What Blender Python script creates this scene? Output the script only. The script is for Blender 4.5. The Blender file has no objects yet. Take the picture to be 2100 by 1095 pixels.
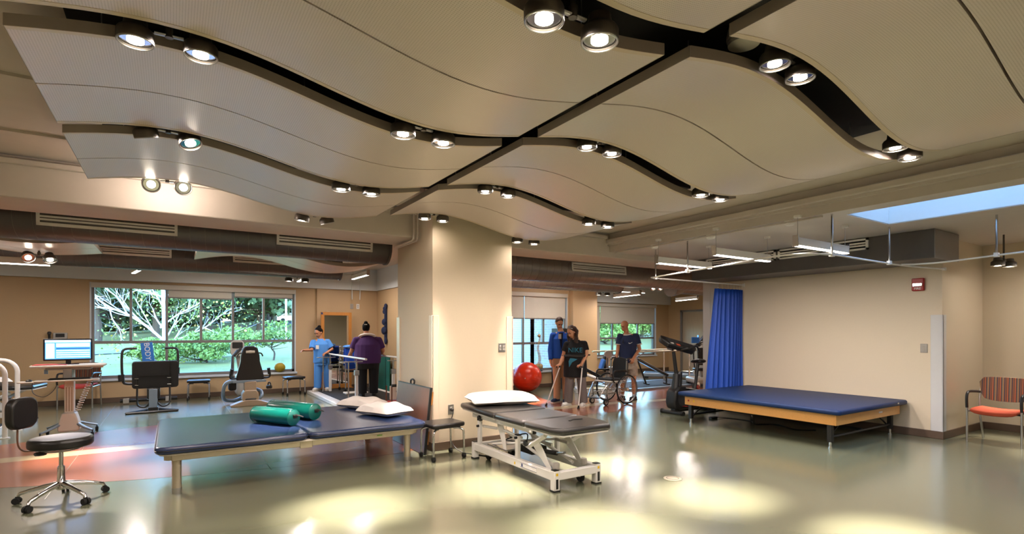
import bpy, bmesh, math, random
from mathutils import Vector, Matrix, Euler
scn = bpy.context.scene
C = bpy.data.collections.new('scene'); scn.collection.children.link(C)
PI = math.pi
R_ = math.radians
random.seed(7)

# ---------------------------------------------------------------- camera, world, exposure
cam_d = bpy.data.cameras.new('camera'); cam = bpy.data.objects.new('camera', cam_d); C.objects.link(cam)
cam.location = (0, 0, 1.5); cam.rotation_euler = (R_(90), 0, -R_(32.754))
cam_d.sensor_width = 36; cam_d.lens = 36 * 1085 / 2100; cam_d.shift_y = 130.5 / 2100; cam_d.clip_end = 500
scn.camera = cam
vs = scn.view_settings
vs.view_transform = 'Standard'; vs.look = 'None'; vs.gamma = 1.0; vs.use_curve_mapping = False
vs.exposure = 0.82
world = bpy.data.worlds.new('world'); scn.world = world; world.use_nodes = True
wn = world.node_tree; bg = wn.nodes['Background']
sky = wn.nodes.new('ShaderNodeTexSky'); sky.sky_type = 'NISHITA'; sky.sun_disc = False
sky.sun_elevation = R_(28); sky.sun_rotation = R_(200); sky.ozone_density = 5; sky.air_density = 1.6; sky.dust_density = 0.8
wn.links.new(sky.outputs[0], bg.inputs[0]); bg.inputs[1].default_value = 2.2
WARM = (1.0, 0.84, 0.75); NEUT = (1.0, 0.89, 0.83)
SPOT_W = 840.0; SPILL_W = 40.0
cy = scn.cycles
cy.max_bounces = 4; cy.diffuse_bounces = 3; cy.glossy_bounces = 2; cy.transmission_bounces = 2; cy.transparent_max_bounces = 6
cy.sample_clamp_indirect = 6; cy.caustics_reflective = False; cy.caustics_refractive = False; cy.adaptive_threshold = .05
sun_d = bpy.data.lights.new('sun', 'SUN'); sun_d.energy = 0.5; sun_d.angle = R_(12); sun_d.color = (1, .95, .85)
sun = bpy.data.objects.new('sun', sun_d); C.objects.link(sun); sun.rotation_euler = (R_(52), 0, R_(-25))

# ---------------------------------------------------------------- materials
def lin(h):
    c = [int(h[i:i+2], 16) / 255 for i in (0, 2, 4)]
    return tuple(x / 12.92 if x <= .04045 else ((x + .055) / 1.055) ** 2.4 for x in c) + (1,)
MATS = {}
def mat(name, col, rough=.5, metal=0, var=.06, scale=12, bump=0, emit=0, spec=.5, coat=0, alpha=1, stretch=None, trans=0):
    m = bpy.data.materials.new(name); m.use_nodes = True; MATS[name] = m
    nt = m.node_tree; b = nt.nodes['Principled BSDF']
    c = lin(col)
    b.inputs['Roughness'].default_value = rough; b.inputs['Metallic'].default_value = metal
    b.inputs['Specular IOR Level'].default_value = spec; b.inputs['Coat Weight'].default_value = coat
    b.inputs['Alpha'].default_value = alpha; b.inputs['Transmission Weight'].default_value = trans
    tc = nt.nodes.new('ShaderNodeTexCoord'); nz = nt.nodes.new('ShaderNodeTexNoise')
    nz.inputs['Scale'].default_value = scale; nz.inputs['Detail'].default_value = 4
    if stretch:
        mp = nt.nodes.new('ShaderNodeMapping'); mp.inputs['Scale'].default_value = stretch
        nt.links.new(tc.outputs['Object'], mp.inputs[0]); nt.links.new(mp.outputs[0], nz.inputs['Vector'])
    else:
        nt.links.new(tc.outputs['Object'], nz.inputs['Vector'])
    mx = nt.nodes.new('ShaderNodeMix'); mx.data_type = 'RGBA'
    mx.inputs[6].default_value = tuple(max(0, x * (1 - var)) for x in c[:3]) + (1,)
    mx.inputs[7].default_value = tuple(min(1, x * (1 + var)) for x in c[:3]) + (1,)
    nt.links.new(nz.outputs['Fac'], mx.inputs[0]); nt.links.new(mx.outputs[2], b.inputs['Base Color'])
    if bump:
        bp = nt.nodes.new('ShaderNodeBump'); bp.inputs['Strength'].default_value = bump; bp.inputs['Distance'].default_value = .01
        nt.links.new(nz.outputs['Fac'], bp.inputs['Height']); nt.links.new(bp.outputs[0], b.inputs['Normal'])
    if emit:
        b.inputs['Emission Color'].default_value = c; b.inputs['Emission Strength'].default_value = emit
    return m
M = mat
M('wall_beige', 'd8c8ae', .6, scale=40, var=.02, bump=.03)
M('wall_ochre', 'c2a47c', .6, scale=40, var=.03, bump=.03)
M('wall_white', 'd5d8d6', .6, scale=40, var=.02)
M('slab_cream', 'd0c4b6', .55, scale=6, var=.05, bump=.06)
M('soffit', 'cac1b9', .6, scale=6, var=.04, bump=.04)
M('deck_dark', '1c1a19', .8, var=.2)
M('guard', 'd9c6ae', .35, var=.02)
M('guard_grey', 'cfcdcb', .3, var=.02)
M('base_brown', '5d4a3c', .45, var=.05)
M('frame_grey', '85807c', .4, metal=.2)
M('sill', 'cfd6da', .4)
M('shade', 'cfc8ba', .8, scale=80, var=.05, bump=.1)
M('duct', '8e8782', .33, metal=.45, var=.1, scale=5)
M('duct_paint', '5a5654', .4, metal=.3, var=.08)
M('seam', '77706a', .35, metal=.8)
M('grille', 'f8f5ee', .35)
M('slot', '0c0c0c', .9)
M('black', '141312', .45, var=.15)
M('black_matte', '181716', .7, var=.15)
M('vinyl_black', '191716', .32, var=.1, scale=90, bump=.06)
M('vinyl_grey', '2b2928', .3, var=.1, scale=90, bump=.06)
M('vinyl_navy', '1d2c4c', .26, var=.12, scale=70, bump=.06)
M('vinyl_blue', '172b50', .48, spec=.2, var=.1, scale=70, bump=.05)
M('vinyl_teal', '075a50', .22, var=.08, scale=20, bump=.05)
M('teal_mat', '1e6f66', .7)
M('chrome', 'd6d6d6', .12, metal=1, var=.02)
M('steel', 'b4b2ae', .3, metal=.9, var=.06)
M('alu', 'c3b8a2', .38, metal=.75, var=.05)
M('white_metal', 'e6e3de', .35, var=.03)
M('white_plastic', 'd9d0c4', .4, var=.03)
M('grey_plastic', 'a9a49c', .4, var=.04)
M('taupe', 'a8937e', .4, var=.05)
M('blue_grey', '8596a8', .35, metal=.3)
M('fabric_white', 'e9e2dc', .85, scale=30, var=.04, bump=.15)
M('fabric_orange', '8c3210', .85, scale=150, var=.1, bump=.1)
M('fabric_red', 'b8413a', .85, scale=150, var=.1, bump=.1)
M('curtain', '0a42a4', .6, scale=50, var=.08)
M('blue_towel', '1347b4', .9, scale=120, var=.12, bump=.2)
M('blue_panel', '2a6fc0', .5)
M('rubber', '0f0f0f', .8)
M('red_ball', 'd8330f', .28, var=.06)
M('yellow_ball', 'b39a28', .5, var=.1)
M('maple', 'd39a55', .4, scale=6, stretch=(1, 14, 14), var=.14)
M('oak_frame', 'b97a35', .45, scale=6, stretch=(14, 14, 2), var=.15)
M('walnut', '6e4630', .4, scale=8, stretch=(16, 16, 1.2), var=.35)
M('door_wood', 'b9a68c', .45, scale=3, stretch=(5, 5, 1), var=.1)
M('silver_box', 'a8b2bd', .35, metal=.6)
M('red_plastic', 'a01818', .35)
M('sticker', 'e0b818', .5)
M('ink_blue', '22356b', .5)
M('green_label', '5f9a2a', .5)
M('bone', 'c9b184', .6)
M('skin_a', 'c78e6c', .5, scale=20, var=.05)
M('skin_b', 'b97f5c', .5, scale=20, var=.05)
M('hair_brown', '3a2317', .6, scale=40, stretch=(6, 6, 1), var=.4, bump=.3)
M('hair_black', '0e0a09', .8, spec=.15, scale=40, stretch=(6, 6, 1), var=.4, bump=.3)
M('cloth_blue', '1a52b4', .85, scale=60, bump=.1)
M('cloth_scrub', '4f8fdc', .85, scale=60, bump=.1)
M('cloth_purple', '45245e', .85, scale=60, bump=.1)
M('cloth_black', '141316', .9, scale=60, bump=.1)
M('cloth_navy', '1f2a4a', .9, scale=60, bump=.1)
M('cloth_khaki', 'b59678', .85, scale=60, bump=.1)
M('cloth_grey', '6a615f', .85, scale=60, bump=.1)
M('print_teal', '2d7690', .8)
M('camo', 'a79a8c', .85, scale=14, var=.6)
M('mirror', 'e8e8e8', .03, metal=1, var=.01)
M('bulb', 'fff0dc', .4, emit=26)
M('tube', 'fff6ea', .4, emit=7)
M('lamp_body', '5b554e', .4, metal=.6)
M('screen', '4a90e8', .3, emit=1.3)
M('screen_line', '1c4fa8', .3, emit=.6)
M('screen_white', 'cfe2ff', .3, emit=1.4)
M('grass', '63622a', .9, scale=1.5, var=.35)
M('road', '585c62', .9)
M('bark', '3b3029', .9, scale=8, var=.3, bump=.4)
M('bark_white', 'b4b4b4', .8, scale=8, var=.15)
M('leaf_dark', '3c5438', .7, scale=1.2, var=.5)
M('leaf_mid', '637d36', .7, scale=1.2, var=.45)
M('leaf_yellow', '948640', .7, scale=2, var=.4)
M('car_white', 'dfe6ee', .25, metal=.3)
M('car_glass', '2b3540', .1)
M('tire', '101010', .8)
M('panel_edge', 'a89a8e', .45, var=.04)

def glass_mat(key, tint):
    m = bpy.data.materials.new('pane_glass'); m.use_nodes = True; MATS[key] = m
    nt = m.node_tree; nt.nodes.clear()
    o = nt.nodes.new('ShaderNodeOutputMaterial'); mx = nt.nodes.new('ShaderNodeMixShader')
    t = nt.nodes.new('ShaderNodeBsdfTransparent'); g = nt.nodes.new('ShaderNodeBsdfGlossy')
    t.inputs[0].default_value = tint; g.inputs[1].default_value = .02
    fr = nt.nodes.new('ShaderNodeFresnel'); fr.inputs[0].default_value = 1.35
    nt.links.new(fr.outputs[0], mx.inputs[0]); nt.links.new(t.outputs[0], mx.inputs[1]); nt.links.new(g.outputs[0], mx.inputs[2])
    nt.links.new(mx.outputs[0], o.inputs[0])
glass_mat('glass', (.74, .89, 1, 1)); glass_mat('glass_clear', (.92, .97, 1, 1))
def floor_mat(name, col, rough):
    m = M(name, col, rough, var=.05, scale=180); nt = m.node_tree; b = nt.nodes['Principled BSDF']
    b.inputs['Coat Weight'].default_value = .7; b.inputs['Coat Roughness'].default_value = .17
    n2 = nt.nodes.new('ShaderNodeTexNoise'); n2.inputs['Scale'].default_value = 1.7; n2.inputs['Detail'].default_value = 3
    rp = nt.nodes.new('ShaderNodeMapRange'); rp.inputs[3].default_value = rough - .06; rp.inputs[4].default_value = rough + .08
    nt.links.new(n2.outputs[0], rp.inputs[0]); nt.links.new(rp.outputs[0], b.inputs['Roughness'])
floor_mat('floor_green', '6c6f59', .22)
floor_mat('floor_terra', '9c5433', .26)
floor_mat('floor_stripe', 'c2ad84', .28)
M('floor_seam', '7d7d62', .4)
def panel_mat():
    m = M('perforated', 'e4d6cd', .34, var=.015, scale=3, spec=.5); nt = m.node_tree; b = nt.nodes['Principled BSDF']
    b.inputs['Metallic'].default_value = .12
    tc = nt.nodes.new('ShaderNodeTexCoord'); sx = nt.nodes.new('ShaderNodeSeparateXYZ'); nt.links.new(tc.outputs['Object'], sx.inputs[0])
    def wave(out, k):
        a = nt.nodes.new('ShaderNodeMath'); a.operation = 'MULTIPLY'; a.inputs[1].default_value = 2 * PI / .011
        nt.links.new(out, a.inputs[0])
        s = nt.nodes.new('ShaderNodeMath'); s.operation = k; nt.links.new(a.outputs[0], s.inputs[0]); return s
    p = nt.nodes.new('ShaderNodeMath'); p.operation = 'ADD'
    nt.links.new(wave(sx.outputs[0], 'SINE').outputs[0], p.inputs[0]); nt.links.new(wave(sx.outputs[1], 'SINE').outputs[0], p.inputs[1])
    g = nt.nodes.new('ShaderNodeMath'); g.operation = 'GREATER_THAN'; g.inputs[1].default_value = .95; nt.links.new(p.outputs[0], g.inputs[0])
    old = b.inputs['Base Color'].links[0].from_socket
    mx = nt.nodes.new('ShaderNodeMix'); mx.data_type = 'RGBA'; nt.links.new(old, mx.inputs[6]); mx.inputs[7].default_value = lin('c6b7aa')
    nt.links.new(g.outputs[0], mx.inputs[0]); nt.links.new(mx.outputs[2], b.inputs['Base Color'])
panel_mat()
def stripe_mat():
    m = M('fabric_stripe', '6b4630', .9, scale=100, bump=.1); nt = m.node_tree; b = nt.nodes['Principled BSDF']
    tc = nt.nodes.new('ShaderNodeTexCoord'); sx = nt.nodes.new('ShaderNodeSeparateXYZ'); nt.links.new(tc.outputs['Object'], sx.inputs[0])
    ml = nt.nodes.new('ShaderNodeMath'); ml.operation = 'MULTIPLY'; ml.inputs[1].default_value = 13; nt.links.new(sx.outputs[0], ml.inputs[0])
    f = nt.nodes.new('ShaderNodeMath'); f.operation = 'FRACT'; nt.links.new(ml.outputs[0], f.inputs[0])
    cr = nt.nodes.new('ShaderNodeValToRGB'); cr.color_ramp.interpolation = 'CONSTANT'
    cols = ['4a3022', '7e4424', '2a2124', '5a5142', '6f5230', '24232f', '5f3a24']
    e = cr.color_ramp.elements
    e[0].color = lin(cols[0]); e[1].position = 1 / 7; e[1].color = lin(cols[1])
    for i in range(2, 7):
        x = e.new(i / 7); x.color = lin(cols[i])
    nt.links.new(f.outputs[0], cr.inputs[0]); nt.links.new(cr.outputs[0], b.inputs['Base Color'])
stripe_mat()
def brick_mat():
    m = M('brick', 'a08c80', .9); nt = m.node_tree; b = nt.nodes['Principled BSDF']
    tc = nt.nodes.new('ShaderNodeTexCoord'); mp = nt.nodes.new('ShaderNodeMapping'); mp.inputs['Rotation'].default_value = (0, PI / 2, 0)
    sx = nt.nodes.new('ShaderNodeSeparateXYZ'); cb = nt.nodes.new('ShaderNodeCombineXYZ')
    nt.links.new(tc.outputs['Object'], sx.inputs[0]); nt.links.new(sx.outputs[1], cb.inputs[0]); nt.links.new(sx.outputs[2], cb.inputs[1])
    br = nt.nodes.new('ShaderNodeTexBrick'); br.inputs['Scale'].default_value = 1; br.inputs['Brick Width'].default_value = .22
    br.inputs['Row Height'].default_value = .075; br.inputs['Mortar Size'].default_value = .008
    br.inputs['Color1'].default_value = lin('cfc4bc'); br.inputs['Color2'].default_value = lin('cf9a86'); br.inputs['Mortar'].default_value = lin('dedad4')
    br.inputs['Bias'].default_value = -.45
    nt.links.new(cb.outputs[0], br.inputs[0]); nt.links.new(br.outputs[0], b.inputs['Base Color'])
brick_mat()

# ---------------------------------------------------------------- mesh helpers
class MB:
    def __init__(s): s.v = []; s.f = []
    def add(s, vs, fs, T=None):
        n = len(s.v)
        s.v += [tuple(T @ Vector(q)) if T else tuple(q) for q in vs]
        s.f += [tuple(i + n for i in q) for q in fs]
        return s
    def box(s, c, d, rot=None):
        x, y, z = d[0] / 2, d[1] / 2, d[2] / 2
        vs = [Vector((a * x, b * y, e * z)) for a in (-1, 1) for b in (-1, 1) for e in (-1, 1)]
        if rot:
            E = Euler(rot).to_matrix(); vs = [E @ q for q in vs]
        return s.add([q + Vector(c) for q in vs], [(0, 1, 3, 2), (4, 6, 7, 5), (0, 4, 5, 1), (2, 3, 7, 6), (0, 2, 6, 4), (1, 5, 7, 3)])
    def bx(s, a, b):
        return s.box([(a[i] + b[i]) / 2 for i in range(3)], [abs(b[i] - a[i]) for i in range(3)])
    def cyl(s, p, q, r, r2=None, n=14):
        return s.tube([p, q], [r, r if r2 is None else r2], n)
    def tube(s, pts, r, n=10, closed=False, flat=1):
        pts = [Vector(p) for p in pts]; m = len(pts)
        rs = r if isinstance(r, (list, tuple)) else [r] * m
        T = []
        for i in range(m):
            a = pts[(i - 1) % m] if (i or closed) else pts[0]; b = pts[(i + 1) % m] if (i < m - 1 or closed) else pts[-1]
            T.append((b - a).normalized())
        up = Vector((0, 0, 1)) if abs(T[0].z) < .9 else Vector((0, 1, 0))
        N = (up - T[0] * up.dot(T[0])).normalized()
        vs = []
        for i in range(m):
            N = N - T[i] * N.dot(T[i])
            N = N.normalized() if N.length > 1e-6 else T[i].orthogonal().normalized()
            B = T[i].cross(N)
            for k in range(n):
                a = 2 * PI * k / n
                vs.append(pts[i] + (N * math.cos(a) * flat + B * math.sin(a)) * rs[i])
        fs = []
        for i in range(m if closed else m - 1):
            for k in range(n):
                j = (i + 1) % m
                fs.append((i * n + k, i * n + (k + 1) % n, j * n + (k + 1) % n, j * n + k))
        if not closed:
            fs.append(tuple(reversed(range(n)))); fs.append(tuple((m - 1) * n + k for k in range(n)))
        return s.add(vs, fs)
    def sph(s, c, r, nu=14, nv=9, rot=None):
        r = r if isinstance(r, (list, tuple)) else (r, r, r)
        E = Euler(rot).to_matrix() if rot else None
        vs = []; fs = []
        for j in range(1, nv):
            t = PI * j / nv
            for i in range(nu):
                a = 2 * PI * i / nu
                vs.append(Vector((r[0] * math.sin(t) * math.cos(a), r[1] * math.sin(t) * math.sin(a), r[2] * math.cos(t))))
        vs += [Vector((0, 0, r[2])), Vector((0, 0, -r[2]))]
        a, b = len(vs) - 2, len(vs) - 1
        for j in range(nv - 2):
            for i in range(nu):
                fs.append((j * nu + i, (j + 1) * nu + i, (j + 1) * nu + (i + 1) % nu, j * nu + (i + 1) % nu))
        for i in range(nu):
            fs.append((a, i, (i + 1) % nu)); k = (nv - 2) * nu; fs.append((b, k + (i + 1) % nu, k + i))
        if E: vs = [E @ q for q in vs]
        return s.add([q + Vector(c) for q in vs], fs)
    def lathe(s, prof, n=20, c=(0, 0, 0), d=(0, 0, 1)):
        Q = Vector((0, 0, 1)).rotation_difference(Vector(d).normalized()).to_matrix(); c = Vector(c)
        m = len(prof); vs = []; fs = []
        for r, z in prof:
            for k in range(n):
                a = 2 * PI * k / n
                vs.append(c + Q @ Vector((r * math.cos(a), r * math.sin(a), z)))
        for i in range(m - 1):
            for k in range(n):
                fs.append((i * n + k, i * n + (k + 1) % n, (i + 1) * n + (k + 1) % n, (i + 1) * n + k))
        fs.append(tuple(reversed(range(n)))); fs.append(tuple((m - 1) * n + k for k in range(n)))
        return s.add(vs, fs)
    def prism(s, poly, a, b, axis='z'):
        f = {'z': lambda p, t: (p[0], p[1], t), 'y': lambda p, t: (p[0], t, p[1]), 'x': lambda p, t: (t, p[0], p[1])}[axis]
        n = len(poly)
        return s.add([f(p, a) for p in poly] + [f(p, b) for p in poly],
                     [tuple(reversed(range(n))), tuple(range(n, 2 * n))] + [(i, (i + 1) % n, n + (i + 1) % n, n + i) for i in range(n)])
    def ring(s, c, d, R, r, n=36, k=8):
        Q = Vector((0, 0, 1)).rotation_difference(Vector(d).normalized()).to_matrix(); c = Vector(c)
        return s.tube([c + Q @ Vector((R * math.cos(2 * PI * i / n), R * math.sin(2 * PI * i / n), 0)) for i in range(n)], r, k, closed=True)
    def build(s, name, material, parent=None, bev=0, seg=2, smooth=True, loc=(0, 0, 0), rot=(0, 0, 0), remesh=0, sub=0):
        me = bpy.data.meshes.new(name); me.from_pydata([tuple(q) for q in s.v], [], s.f)
        bm = bmesh.new(); bm.from_mesh(me); bmesh.ops.recalc_face_normals(bm, faces=bm.faces); bm.to_mesh(me); bm.free()
        me.materials.append(MATS[material])
        if smooth:
            me.polygons.foreach_set('use_smooth', [True] * len(me.polygons)); me.set_sharp_from_angle(angle=R_(38))
        o = bpy.data.objects.new(name, me); C.objects.link(o); o.parent = parent; o.location = loc; o.rotation_euler = rot
        if remesh:
            d = o.modifiers.new('r', 'REMESH'); d.mode = 'VOXEL'; d.voxel_size = remesh; d.use_smooth_shade = True
            d = o.modifiers.new('s', 'SMOOTH'); d.factor = .5; d.iterations = 4
        if bev:
            d = o.modifiers.new('b', 'BEVEL'); d.width = bev; d.segments = seg; d.limit_method = 'ANGLE'; d.angle_limit = R_(40); d.harden_normals = False
        if sub:
            d = o.modifiers.new('u', 'SUBSURF'); d.levels = sub; d.render_levels = sub
        return o
def tag(o, label=None, cat=None, group=None, kind=None):
    if label: o['label'] = label
    if cat: o['category'] = cat
    if group: o['group'] = group
    if kind: o['kind'] = kind
    return o
def thing(name, label, cat, loc=(0, 0, 0), rz=0, group=None):
    o = bpy.data.objects.new(name, None); C.objects.link(o); o.location = loc; o.rotation_euler = (0, 0, rz); o.empty_display_size = .1
    return tag(o, label, cat, group)
def dup(o, parent=None, loc=None, rz=None, label=None):
    c = o.copy(); C.objects.link(c); c.parent = parent
    for ch in list(o.children): dup(ch, c)
    if loc is not None: c.location = loc
    if rz is not None: c.rotation_euler = (0, 0, rz)
    if label: c['label'] = label
    return c
def B(name, a, b, material, parent=None, bev=0, **k): return MB().bx(a, b).build(name, material, parent, bev, **k)
def struct(o): o['kind'] = 'structure'; return o
def arc(c, r, a0, a1, n=8, pl='xz'):
    out = []
    for i in range(n + 1):
        a = R_(a0 + (a1 - a0) * i / n); u, w = r * math.cos(a), r * math.sin(a)
        out.append({'xz': (c[0] + u, c[1], c[2] + w), 'yz': (c[0], c[1] + u, c[2] + w), 'xy': (c[0] + u, c[1] + w, c[2])}[pl])
    return out
def rrect(w, h, r, n=5, cx=0, cy=0):
    out = []
    for sx, sy, a in ((1, 1, 0), (-1, 1, 90), (-1, -1, 180), (1, -1, 270)):
        for i in range(n + 1):
            t = R_(a + 90 * i / n); out.append((cx + sx * (w / 2 - r) + r * math.cos(t), cy + sy * (h / 2 - r) + r * math.sin(t)))
    return out
def smooth_path(P, n=6):
    P = [Vector(p) for p in P]; out = []
    for i in range(len(P) - 1):
        a = P[max(i - 1, 0)]; b = P[i]; c = P[i + 1]; d = P[min(i + 2, len(P) - 1)]
        for k in range(n):
            t = k / n
            out.append(.5 * ((2 * b) + (c - a) * t + (2 * a - 5 * b + 4 * c - d) * t * t + (3 * b - a - 3 * c + d) * t ** 3))
    return out + [P[-1]]

# ================================================================ THE SETTING
X0, X1, Y0 = -5.0, 16.0, -3.5
floor = struct(B('floor', (X0, Y0, -.1), (X1 + .2, 13.95, 0), 'floor_green'))
def band(name, lo, hi, z, material):
    lo = smooth_path([(x, y, z) for x, y in lo], 5); hi = smooth_path([(x, y, z) for x, y in hi], 5)
    m = MB(); n = len(lo); k = len(hi)
    poly = [(p.x, p.y) for p in lo] + [(p.x, p.y) for p in reversed(hi)]
    bm = bmesh.new(); vs = [bm.verts.new((x, y, z)) for x, y in poly]; f = bm.faces.new(vs)
    bmesh.ops.triangulate(bm, faces=[f]); me = bpy.data.meshes.new(name); bm.to_mesh(me); bm.free()
    me.materials.append(MATS[material]); o = bpy.data.objects.new(name, me); C.objects.link(o); o.parent = floor
    if me.polygons[0].normal.z < 0: me.flip_normals()
    return o
front = [(-5, 8.4), (-3, 7.55), (-1.37, 6.88), (-.56, 6.6), (.02, 6.44), (.56, 6.34), (1.15, 6.25), (2.16, 6.2), (2.57, 6.23), (3.4, 6.4), (4.6, 6.8), (6.11, 7.19), (6.71, 7.21), (7.46, 7.15), (8, 7.03), (9.2, 6.85), (16, 6.4)]
s_lo = [(-5, 8.0), (-1.63, 8.16), (-.17, 8.17), (3, 8.1), (6.02, 8.0), (7.59, 7.94), (8.73, 7.73), (11, 7.4), (16, 7.0)]
s_hi = [(x, y + .3) for x, y in s_lo]
back = [(-5, 8.9), (-1.89, 9.45), (-.9, 9.9), (-.18, 10.1), (3, 10.6), (5.5, 11), (6.7, 10.9), (7.1, 10.2), (6.85, 9.3), (6.9, 8.85), (8, 8.95), (9.5, 9.4), (10.4, 9.6), (12.1, 9.5), (16, 9.2)]
band('floor_band', front, back, .0012, 'floor_terra')
band('floor_stripe', s_lo, s_hi, .002, 'floor_stripe')
for x in (-.95, .9, 2.7, 4.6, 6.4):
    B('floor_weld_line', (x, 6.2, .0022), (x + .006, 13.6, .0027), 'floor_seam', floor)

# ceiling slab with the skylight hole, dark deck above the panels
SK = (6.36, 7.40, -1.2, 2.96); ZC = 3.1; ZR = 2.80
m = MB(); m.bx((X0, Y0, ZC), (SK[0], 14, ZC + .25)); m.bx((SK[1], Y0, ZC), (X1 + .2, 14, ZC + .25)); m.bx((SK[0], SK[3], ZC), (SK[1], 14, ZC + .25)); m.bx((SK[0], Y0, ZC), (SK[1], SK[2], ZC + .25))
ceiling = struct(m.build('ceiling', 'slab_cream'))
B('dark_deck', (-.45, -1.5, ZC - .012), (4.72, 5.5, ZC), 'deck_dark', ceiling)  # plain dark board below the slab, over the panel area
for y in (.4, 2.35, 3.75): B('deck_rib', (-.4, y, ZC - .07), (4.7, y + .1, ZC - .013), 'deck_dark', ceiling)
for y in (4.44, 5.68): B('slab_joint', (X0, y, ZC - .02), (-.45, y + .06, ZC), 'slab_cream', ceiling)
m = MB(); m.bx((6.1, Y0, ZR), (SK[0], 6.5, ZC)); m.bx((SK[1], Y0, ZR), (10.5, 6.5, ZC)); m.bx((SK[0], SK[3], ZR), (SK[1], 6.5, ZC)); m.bx((SK[0], Y0, ZR), (SK[1], SK[2], ZC))
soff = struct(m.build('ceiling_soffit', 'soffit'))
B('soffit_ledge', (6.02, Y0, 2.93), (6.1, 6.5, 3.0), 'soffit', soff, .01)
B('soffit_ledge', (6.06, Y0, 2.90), (6.1, 6.5, 2.93), 'soffit', soff)
m = MB(); t = .04; zt = 4.0
m.bx((SK[0] - t, SK[2] - t, ZC + .25), (SK[0], SK[3] + t, zt)); m.bx((SK[1], SK[2] - t, ZC + .25), (SK[1] + t, SK[3] + t, zt))
m.bx((SK[0], SK[2] - t, ZC + .25), (SK[1], SK[2], zt)); m.bx((SK[0], SK[3], ZC + .25), (SK[1], SK[3] + t, zt))
w = struct(m.build('window_skylight', 'wall_white'))
m = MB()
for a, b in (((SK[0], SK[2]), (SK[0] + .004, SK[3])), ((SK[1] - .004, SK[2]), (SK[1], SK[3])), ((SK[0], SK[3] - .004), (SK[1], SK[3])), ((SK[0], SK[2]), (SK[1], SK[2] + .004))):
    m.bx((a[0], a[1], ZR + .01), (b[0], b[1], ZC + .26))
m.build('light_well_lining', 'wall_white', w)
B('pane', (SK[0], SK[2], zt - .03), (SK[1], SK[3], zt - .02), 'glass_clear', w)
for i in range(1, 4):
    y = SK[2] + (SK[3] - SK[2]) * i / 4; B('glazing_bar', (SK[0], y - .02, zt - .06), (SK[1], y + .02, zt - .01), 'frame_grey', w)
# cross beam behind the panels
bm_ = struct(B('ceiling_beam', (X0, 6.5, 2.71), (X1, 7.2, ZC), 'slab_cream', bev=.012))
B('beam_ledge', (X0, 6.44, 3.01), (6.02, 6.5, 3.06), 'slab_cream', bm_, .008)
# right end of the beam dips to the conduit zone
# walls
def wall(name, boxes, material):
    m = MB()
    for a, b in boxes: m.bx(a, b)
    return struct(m.build(name, material))
H = ZC
WN = 13.8; T = .22
W1 = (-1.40, 2.55, .50, 2.50); W2 = (6.2, 9.05, .45, 2.50); W3 = (11.88, 15.30, .60, 2.46)
def wall_with_window(name, xa, xb, y, W, material, white_from=2.55):
    o = wall(name, [((xa, y, 0), (W[0], y + T, H)), ((W[1], y, 0), (xb, y + T, H)), ((W[0], y, 0), (W[1], y + T, W[2])), ((W[0], y, W[3]), (W[1], y + T, H))], material)
    return o
wn1 = wall_with_window('wall_window_left', X0, 4.6, WN, W1, 'wall_ochre')
B('upper_band', (X0, WN - .12, 2.55), (4.6, WN, H), 'wall_white', wn1)
B('pilaster', (3.05, WN - .06, 0), (3.36, WN, 2.55), 'wall_ochre', wn1)
wn2 = wall_with_window('wall_window_centre', 4.6, 9.72, 11.3, W2, 'wall_ochre')
B('pier', (9.12, 11.12, 0), (9.98, 11.3, ZC), 'wall_ochre', wn2)
wn3 = wall_with_window('wall_window_right', 9.72, X1, WN, W3, 'wall_ochre')
B('upper_band', (9.72, WN - .12, 2.48), (X1, WN, H), 'wall_white', wn3)
ws = wall('wall_alcove', [((4.6, 11.52, 0), (4.82, WN + T, H))], 'wall_ochre')
B('upper_band', (4.55, 11.6, 2.55), (4.6, 13.67, H), 'wall_white', ws)
wb = wall('wall_brick', [((9.72, 11.52, -.5), (9.94, 17.5, 4.2)), ((9.72, 11.3, 0), (9.94, 11.52, H))], 'brick')
B('plaster_lining', (9.94, 11.3, 0), (9.97, WN, H), 'wall_ochre', wb)
wall('wall_far_right', [((X1, 6.8, 0), (X1 + T, 12.2, H)), ((X1, 13.15, 0), (X1 + T, WN + T, H)), ((X1, 12.2, 2.2), (X1 + T, 13.15, H))], 'wall_ochre')
wr = wall('wall_right', [((8.95, 2.93, 0), (X1, 6.8, ZR + .05))], 'wall_beige')
wall('wall_alcove_right', [((10.5, Y0, 0), (10.72, 2.93, H))], 'wall_beige')
wall('wall_left', [((X0 - T, Y0, 0), (X0, WN + T, H))], 'wall_beige')
wall('wall_behind', [((X0 - T, Y0 - T, 0), (10.72, Y0, H))], 'wall_beige')
wc = struct(B('wall_column', (2.73, 6.07, 0), (3.9, 7.27, H), 'wall_beige'))
# corner guards
for a, b in (((2.72, 6.055, .1), (2.81, 6.075, 1.69)), ((2.715, 6.055, .1), (2.735, 6.15, 1.69)), ((3.81, 6.055, .1), (3.91, 6.075, 1.69)), ((3.895, 6.055, .1), (3.915, 6.15, 1.69)), ((2.715, 7.17, .1), (2.735, 7.285, 1.69))):
    B('corner_guard', a, b, 'guard', wc, .004)
for a, b in (((8.935, 2.915, .1), (8.955, 3.06, 1.72)), ((8.935, 2.915, .1), (9.05, 2.935, 1.72)), ((8.935, 6.48, 0), (8.956, 6.81, ZR))):
    B('corner_guard', a, b, 'guard_grey', wr, .004)
B('end_post', (8.93, 6.66, 0), (8.99, 6.83, ZR), 'guard_grey', wr, .006)
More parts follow.
